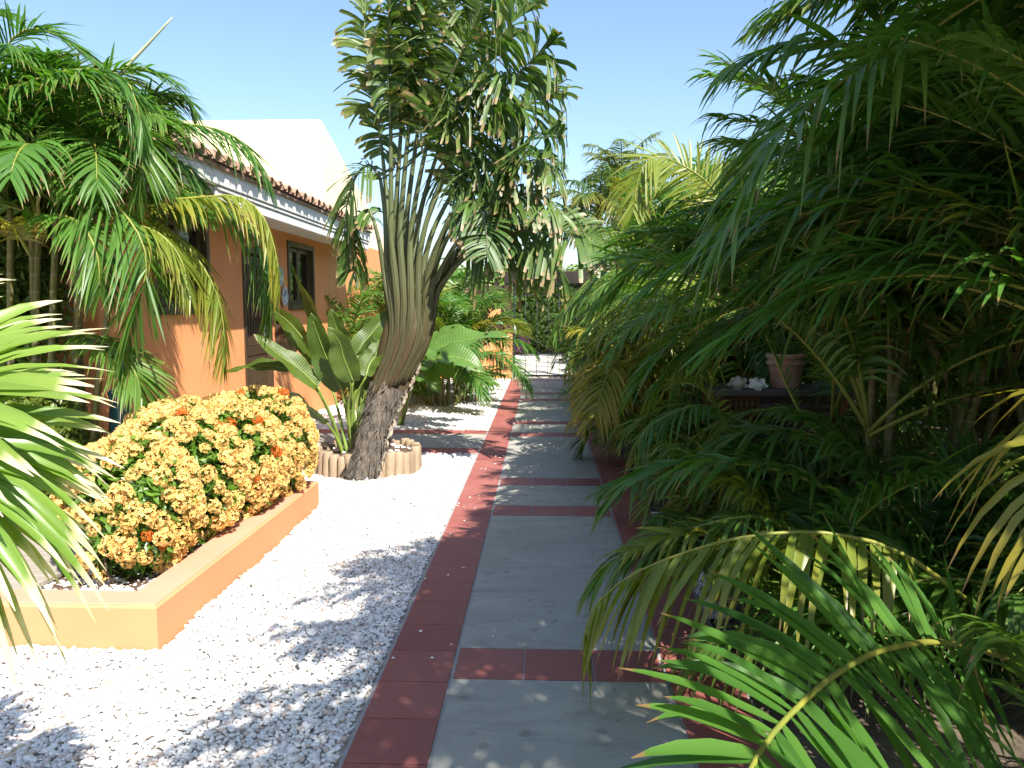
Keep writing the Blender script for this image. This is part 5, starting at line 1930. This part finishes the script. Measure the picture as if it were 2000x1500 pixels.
hero(A3, [(1760, 900, 5.4), (1650, 830, 5.4), (1540, 800, 5.4), (1440, 810, 5.4), (1360, 850, 5.4)], 'areca_sun', Lm=.3, W=.018, n=40, vang=5, droop=.5, seed=19, age=.2)
hero(A4, [(1560, 620, 6.6), (1470, 600, 6.6), (1390, 630, 6.6), (1330, 700, 6.6), (1310, 770, 6.6)], Lm=.45, W=.028, n=40, vang=-10, droop=.6, seed=20)
hero(A2, [(2100, 1250, 3.3), (1980, 1160, 3.3), (1850, 1130, 3.3), (1740, 1150, 3.3), (1660, 1200, 3.3)], Lm=.45, W=.032, n=40, vang=5, droop=.5, seed=21)
# leaning canes seen against the dark
cane(A3, PP([(1730, 980, 4.6), (1742, 800, 4.6), (1790, 620, 4.7), (1850, 480, 4.8)]), .026, .02)
cane(A3, PP([(1690, 980, 4.8), (1704, 760, 4.8), (1710, 560, 4.9), (1712, 420, 5)]), .024, .018)

# ================================================================== palms on the left
G_L = 'areca palms on the house side'
lb_ = np.array([-3.35, 5.45, 0])
LP = thing('areca_palm', lb_, 'large areca palm arching over the orange flowers before the house', 'palm', G_L)
rng = np.random.default_rng(55)
crowns = []
for (a, b) in (((60, 700), (75, 430)), ((120, 720), (165, 470)), ((20, 720), (20, 400)), ((150, 700), (230, 480)), ((90, 720), (110, 400))):
    Yc = 5.45 + rng.uniform(-.15, .2)
    p1 = P(b[0], b[1], Yc)
    p0 = np.array([P(a[0], a[1], Yc)[0], Yc, 0.0])
    cane(LP, [p0, (p0 + p1) / 2 + np.array([-.03, 0, 0]), p1], .027, .02)
    crowns.append(p1)
HL = [
    ([(80, 440, 5.4), (30, 300, 5.2), (0, 190, 5.0), (60, 160, 4.95), (130, 138, 4.9), (200, 137, 4.9), (245, 155, 4.9), (268, 205, 4.9), (280, 265, 4.9)], 'areca', -20, .55, .42, 0.05),
    ([(80, 450, 5.3), (75, 380, 5.1), (117, 347, 5.0), (165, 360, 4.95), (205, 385, 4.9), (245, 420, 4.9), (280, 478, 4.85), (285, 540, 4.85), (262, 610, 4.85), (243, 685, 4.85)], 'areca_sun', -10, .45, .46, 0.1),
    ([(165, 470, 5.5), (230, 420, 5.5), (300, 430, 5.45), (355, 470, 5.4), (405, 535, 5.4), (432, 605, 5.4), (440, 700, 5.4)], 'areca_sun', -20, .5, .46, .35),
    ([(165, 470, 5.6), (260, 390, 5.6), (350, 375, 5.6), (430, 395, 5.6), (495, 440, 5.6), (528, 520, 5.6), (528, 620, 5.6)], 'areca', -20, .55, .44, .15),
    ([(110, 400, 5.7), (190, 290, 5.7), (267, 240, 5.7), (333, 240, 5.7), (400, 247, 5.7), (450, 262, 5.7), (485, 290, 5.7), (518, 345, 5.7)], 'areca', -15, .6, .42, .12),
    ([(110, 400, 5.9), (200, 280, 5.9), (280, 205, 5.9), (320, 182, 5.9), (360, 190, 5.9), (380, 222, 5.9)], 'areca', 0, .5, .36, .05),
    ([(20, 400, 5.6), (-20, 240, 5.6), (5, 110, 5.6), (35, 66, 5.6), (75, 56, 5.6), (120, 76, 5.6), (165, 106, 5.6), (195, 130, 5.6)], 'areca', 10, .45, .42, .05),
    ([(110, 400, 5.3), (190, 270, 5.2), (245, 245, 5.1), (275, 270, 5.05), (278, 320, 5.0), (266, 380, 5.0)], 'areca_sun', -5, .4, .36, .1),
    ([(165, 470, 5.3), (300, 400, 5.3), (400, 385, 5.3), (470, 385, 5.3), (515, 425, 5.3), (540, 500, 5.3), (545, 560, 5.3)], 'areca_sun', -25, .55, .30, .3),
    ([(120, 640, 5.2), (180, 660, 5.1), (230, 685, 5.05), (265, 730, 5.0), (278, 785, 5.0)], 'areca', 0, .4, .36, .15),
    ([(110, 400, 5.2), (60, 300, 5.0), (20, 240, 4.9), (-30, 230, 4.8), (-90, 270, 4.8)], 'areca', 5, .5, .42, .1),
    ([(20, 400, 5.8), (-60, 250, 5.8), (-90, 120, 5.8), (-60, 40, 5.8), (-20, 20, 5.8), (30, 40, 5.8)], 'areca', 5, .5, .42, .1),
    ([(110, 400, 5.6), (150, 250, 5.6), (190, 190, 5.6), (235, 170, 5.55), (265, 190, 5.5)], 'areca', -10, .5, .42, .1),
    ([(80, 440, 5.0), (110, 420, 4.8), (160, 440, 4.7), (190, 500, 4.65), (195, 570, 4.65)], 'areca', -10, .5, .34, .2),
    ([(165, 470, 5.8), (240, 330, 5.9), (310, 300, 5.9), (370, 330, 5.9), (410, 400, 5.9)], 'areca', -10, .5, .42, .1),
    ([(80, 440, 5.7), (100, 300, 5.7), (140, 220, 5.7), (200, 215, 5.7), (250, 260, 5.7), (270, 330, 5.7)], 'areca', -5, .5, .45, .1),
    ([(165, 470, 5.2), (230, 440, 5.1), (300, 450, 5.1), (350, 500, 5.1), (370, 570, 5.1)], 'areca_sun', -10, .5, .36, .2),
    ([(60, 500, 5.1), (20, 440, 4.9), (-30, 440, 4.8), (-60, 500, 4.8)], 'areca_sun', 0, .6, .4, .5),
]
for k, (pts, mt, va, dr, lm, age) in enumerate(HL):
    add_frond(LP, PP(pts), mt if age > .15 else 'areca', n=72, Lm=lm * 1.08, W=.019, t0=.22, vang=va, droop=dr * .62, seed=500 + k, age=age, a0=64, a1=24, rr=(.013, .003), twist=24)
for j in range(34):
    r = arch(crowns[j % 5], (math.pi * .8 if j % 2 else -math.pi * .7) + rng.normal(0, .9), rng.uniform(30, 80), rng.uniform(1.1, 1.5), rng.uniform(60, 100), sway=rng.normal(0, .3))
    if any(to_px(a)[0] > 190 and to_px(a)[1] > 300 for a in r):
        continue
    add_frond(LP, r, 'areca', n=40, Lm=.45, W=.028, vang=10, droop=.45, seed=600 + j, age=rng.uniform(0, .3))
for c_ in ((60, 310, 5.7), (150, 340, 5.75), (-30, 290, 5.7)):
    p1 = P(*c_)
    p0 = np.array([p1[0] * .9 - .3, p1[1] - .1, 0])
    cane(LP, [p0, (p0 + p1) / 2 + np.array([-.04, 0, 0]), p1], .032, .024)
    for j in range(20):
        r = arch(p1, rng.uniform(0, 6.28), rng.uniform(15, 75), rng.uniform(1.0, 1.45), rng.uniform(60, 105), sway=rng.normal(0, .3))
        if any(to_px(a)[0] > 420 or to_px(a)[1] < 30 or (to_px(a)[0] > 250 and to_px(a)[1] > 440) or to_px(a)[1] > 640 for a in r):
            continue
        add_frond(LP, r, 'areca' if j % 4 else 'areca_sun', n=60, Lm=.42, W=.02, vang=rng.uniform(-15, 20), droop=rng.uniform(.25, .5), seed=int(rng.integers(1e9)), age=rng.uniform(0, .25), rr=(.012, .003))
mb = MB()
tube(mb, resample(PP([(120, 330, 5.7), (180, 230, 5.7), (238, 142, 5.7), (290, 85, 5.7), (337, 34, 5.7)]), 16), np.interp(np.linspace(0, 1, 16), [0, .6, 1], [.018, .015, .006]), 8)
mb.build('unopened_leaf', M['spear'], LP)["label"] = 'pale straight unopened leaf spear'

areca((P(862, 600, 13.0)[0], 13.0, 0), 'yellowish areca palm on the white gravel behind the leaning trunk', 6, (.3, 1.3), .3, (6, 8), (1.2, 1.6), 201, detail=1, low=14, yellow=.5, group=G_L, Lm=.42, e_rng=(25, 78))
areca((P(900, 600, 14.6)[0], 14.6, 0), 'bright green areca palm just left of the gate wall', 6, (.6, 1.9), .25, (6, 7), (.9, 1.25), 202, detail=0, low=10, yellow=.3, group=G_L, Lm=.42)
areca((P(715, 600, 13.6)[0], 13.6, 0), 'small areca palm against the orange wall left of the leaning trunk', 5, (.4, 1.3), .25, (5, 7), (1.1, 1.5), 203, detail=0, low=8, yellow=.3, group=G_L, Lm=.4)
areca((P(790, 600, 15.5)[0], 15.5, 0), 'areca palm in the far corner behind the leaning trunk', 5, (.8, 1.8), .3, (5, 7), (1.2, 1.6), 204, detail=0, low=6, yellow=.3, group=G_L, Lm=.42)

# fan palm at the left edge, close
FS = .64
fb = np.array([P(-420, 900, 2.35 * FS)[0], 2.35 * FS, 0])
fp = thing('fan_palm', fb, 'bright green fan palm spreading dried tipped blades in from the left edge', 'palm')
cane(fp, [fb, fb + np.array([.02, 0, .5]), fb + np.array([.0, 0, 1.1])], .06, .05, 'fibre', 'trunk')
ft = fb + np.array([0, 0, 1.08])
FL = [((-190, 800, 2.25), (1, .05, .22), (-.25, -.75, .75), .60, 62, .10, .1),
      ((-200, 860, 2.45), (1, .1, -.05), (0, -.7, .8), .66, 50, .16, .15),
      ((-190, 900, 2.15), (.85, -.05, -.35), (.2, -.6, .9), .56, 55, .35, .05),
      ((-230, 720, 2.6), (.6, .3, .7), (-.5, -.7, .5), .55, 70, .12, .2),
      ((-150, 960, 2.55), (.9, .1, -.5), (.3, -.6, .8), .50, 60, .4, .3),
      ((-420, 700, 2.0), (-.5, -.4, .6), (.2, -.3, .9), .55, 80, .3, .1),
      ((-520, 820, 2.5), (-.9, .2, .3), (.2, -.3, .9), .55, 80, .3, .1)]
for k, (c, ax, nr, rd, spd, dr, ag) in enumerate(FL):
    cw = P(c[0], c[1], c[2] * FS)
    o = fan_leaf(fp, cw, ax, nr, rd * FS, spd, 25, 700 + k, dr, .046 * FS, ag)
    mr = MB()
    tube(mr, resample([ft, (ft + cw) / 2 + np.array([0, 0, .08]), cw], 10), np.linspace(.010, .006, 10), 8)
    mr.build('leaf_stalk', M['strel_rib'], o)

# leafy shrubs at the far left in front of the house
def shrub(base, rad, label, seed, n=4500, size=.07, mat='shrub', group='leafy shrubs on the house side'):
    th = thing('leafy_shrub', base, label, 'shrub', group)
    rng = np.random.default_rng(seed)
    rad = np.asarray(rad, float)
    base = np.asarray(base, float)
    cs, rr = [], []
    for i in range(11):
        d = rng.normal(size=3)
        d = norm(d) * rng.uniform(.2, .7)
        cs.append(base + np.array([0, 0, rad[2]]) + d * rad)
        rr.append(rad * rng.uniform(.3, .5))
    mb = MB()
    leaf_cloud(mb, cs, rr, n, size, seed + 3)
    mb.build('foliage', M[mat], th)
    mb = MB()
    for c in cs:
        tube(mb, resample([base, (base + c) / 2 + rng.normal(0, .05, 3), c], 7), np.linspace(.02, .006, 7), 6)
    mb.build('stem', M['wood_stem'], th)


shrub((-4.0, 5.7, 0), (.85, .35, 1.62), 'tall leafy shrub behind the left areca palm, against the house corner', 31, 15000)
shrub((-5.2, 5.5, 0), (.9, .5, 1.75), 'leafy shrub at the far left edge beyond the fan palm', 32, 7000)
shrub((-3.5, 5.3, 0), (.6, .35, .72), 'low leafy shrub under the left areca palm', 33, 6000, .06)
leafy_tree((-6.5, 8.2, 0), 3.6, (1.2, 1.2, 1.0), 'leafy tree rising over the left end of the house', 34, 5000)

# ================================================================== backdrop beyond the garden
gh = thing('garden_hedge', (3.4, 17.5, 0), 'leafy hedge just right of the gate behind the last palms', 'hedge')
mb = MB()
hc = [(1.5 + i * .5, 17.5 + .08 * math.sin(i * 2), 1.0) for i in range(8)]
leaf_cloud(mb, hc, [(.35, .3, 1.02)] * 8, 6500, .12, 16, shape='box', up=.2, wl=.6)
tag(mb.build('foliage', M['tree_leaf'], gh), kind='stuff')
mb = MB()
box(mb, (1.3, 17.47, 0), (5.2, 17.53, 1.85))
mb.build('branches', M['wood_stem'], gh)
bh = thing('boundary_hedge', (5.4, 9, 0), 'long dark hedge along the right boundary behind the palm rows', 'hedge')
mb = MB()
hc = [(5.4 + .12 * math.sin(i * 1.7), 1.0 + i * .62, 1.25) for i in range(28)]
hr = [(.32 + .05 * math.sin(i * 2.3), .4, 1.25 + .12 * math.sin(i * 1.1)) for i in range(28)]
leaf_cloud(mb, hc, hr, 16000, .12, 15, shape='box', up=.2, wl=.6)
tag(mb.build('foliage', M['tree_leaf'], bh), kind='stuff')
mb = MB()
box(mb, (5.38, .8, 0), (5.44, 18.2, 2.2))
mb.build('branches', M['wood_stem'], bh)
coconut((1.5, 25.0, 0), 4.6, 'distant coconut palm with its crown right of the fan palm tips', 1, (.2, 0), 16, 1.9)
coconut((3.2, 30.5, 0), 6.4, 'tallest distant coconut palm above the right hand fronds', 2, (-.3, 0), 16, 2.2)
coconut((-1.9, 31, 0), 5.0, 'distant coconut palm seen through the fan palm petioles', 3, (.2, 0), 16, 2.0)
coconut((5.6, 26, 0), 5.2, 'distant coconut palm at the right behind the areca crowns', 4, (-.2, 0), 16, 2.2)
G_T = 'trees beyond the garden'
leafy_tree((3.0, 20.8, 0), 4.6, (1.6, 1.3, 1.7), 'leafy tree just right of the gate beyond the palms', 5, 7000, .10, G_T)
leafy_tree((5.5, 17.5, 0), 5.0, (1.9, 1.6, 1.9), 'leafy tree behind the right palm row before the street', 6, 7000, .10, G_T)
leafy_tree((6.4, 11, 0), 5.0, (1.8, 2.0, 2.1), 'leafy tree behind the right palms near the middle of the path', 7, 7000, .10, G_T)
leafy_tree((6.6, 6.6, 0), 5.2, (1.8, 2.2, 2.3), 'leafy tree in shade behind the right palms at the picture edge', 8, 8000, .10, G_T)
leafy_tree((6.0, 2.6, 0), 5.2, (1.7, 1.8, 2.3), 'leafy tree behind the near right palms', 9, 6000, .10, G_T)
leafy_tree((-1.2, 34, 0), 4.2, (2.2, 1.6, 1.8), 'leafy tree beyond the hedge on the left of the gate', 10, 6000, .14, G_T)
leafy_tree((3.6, 34, 0), 5.4, (2.4, 1.8, 2.2), 'leafy tree beyond the hedge on the right of the gate', 11, 6000, .14, G_T)
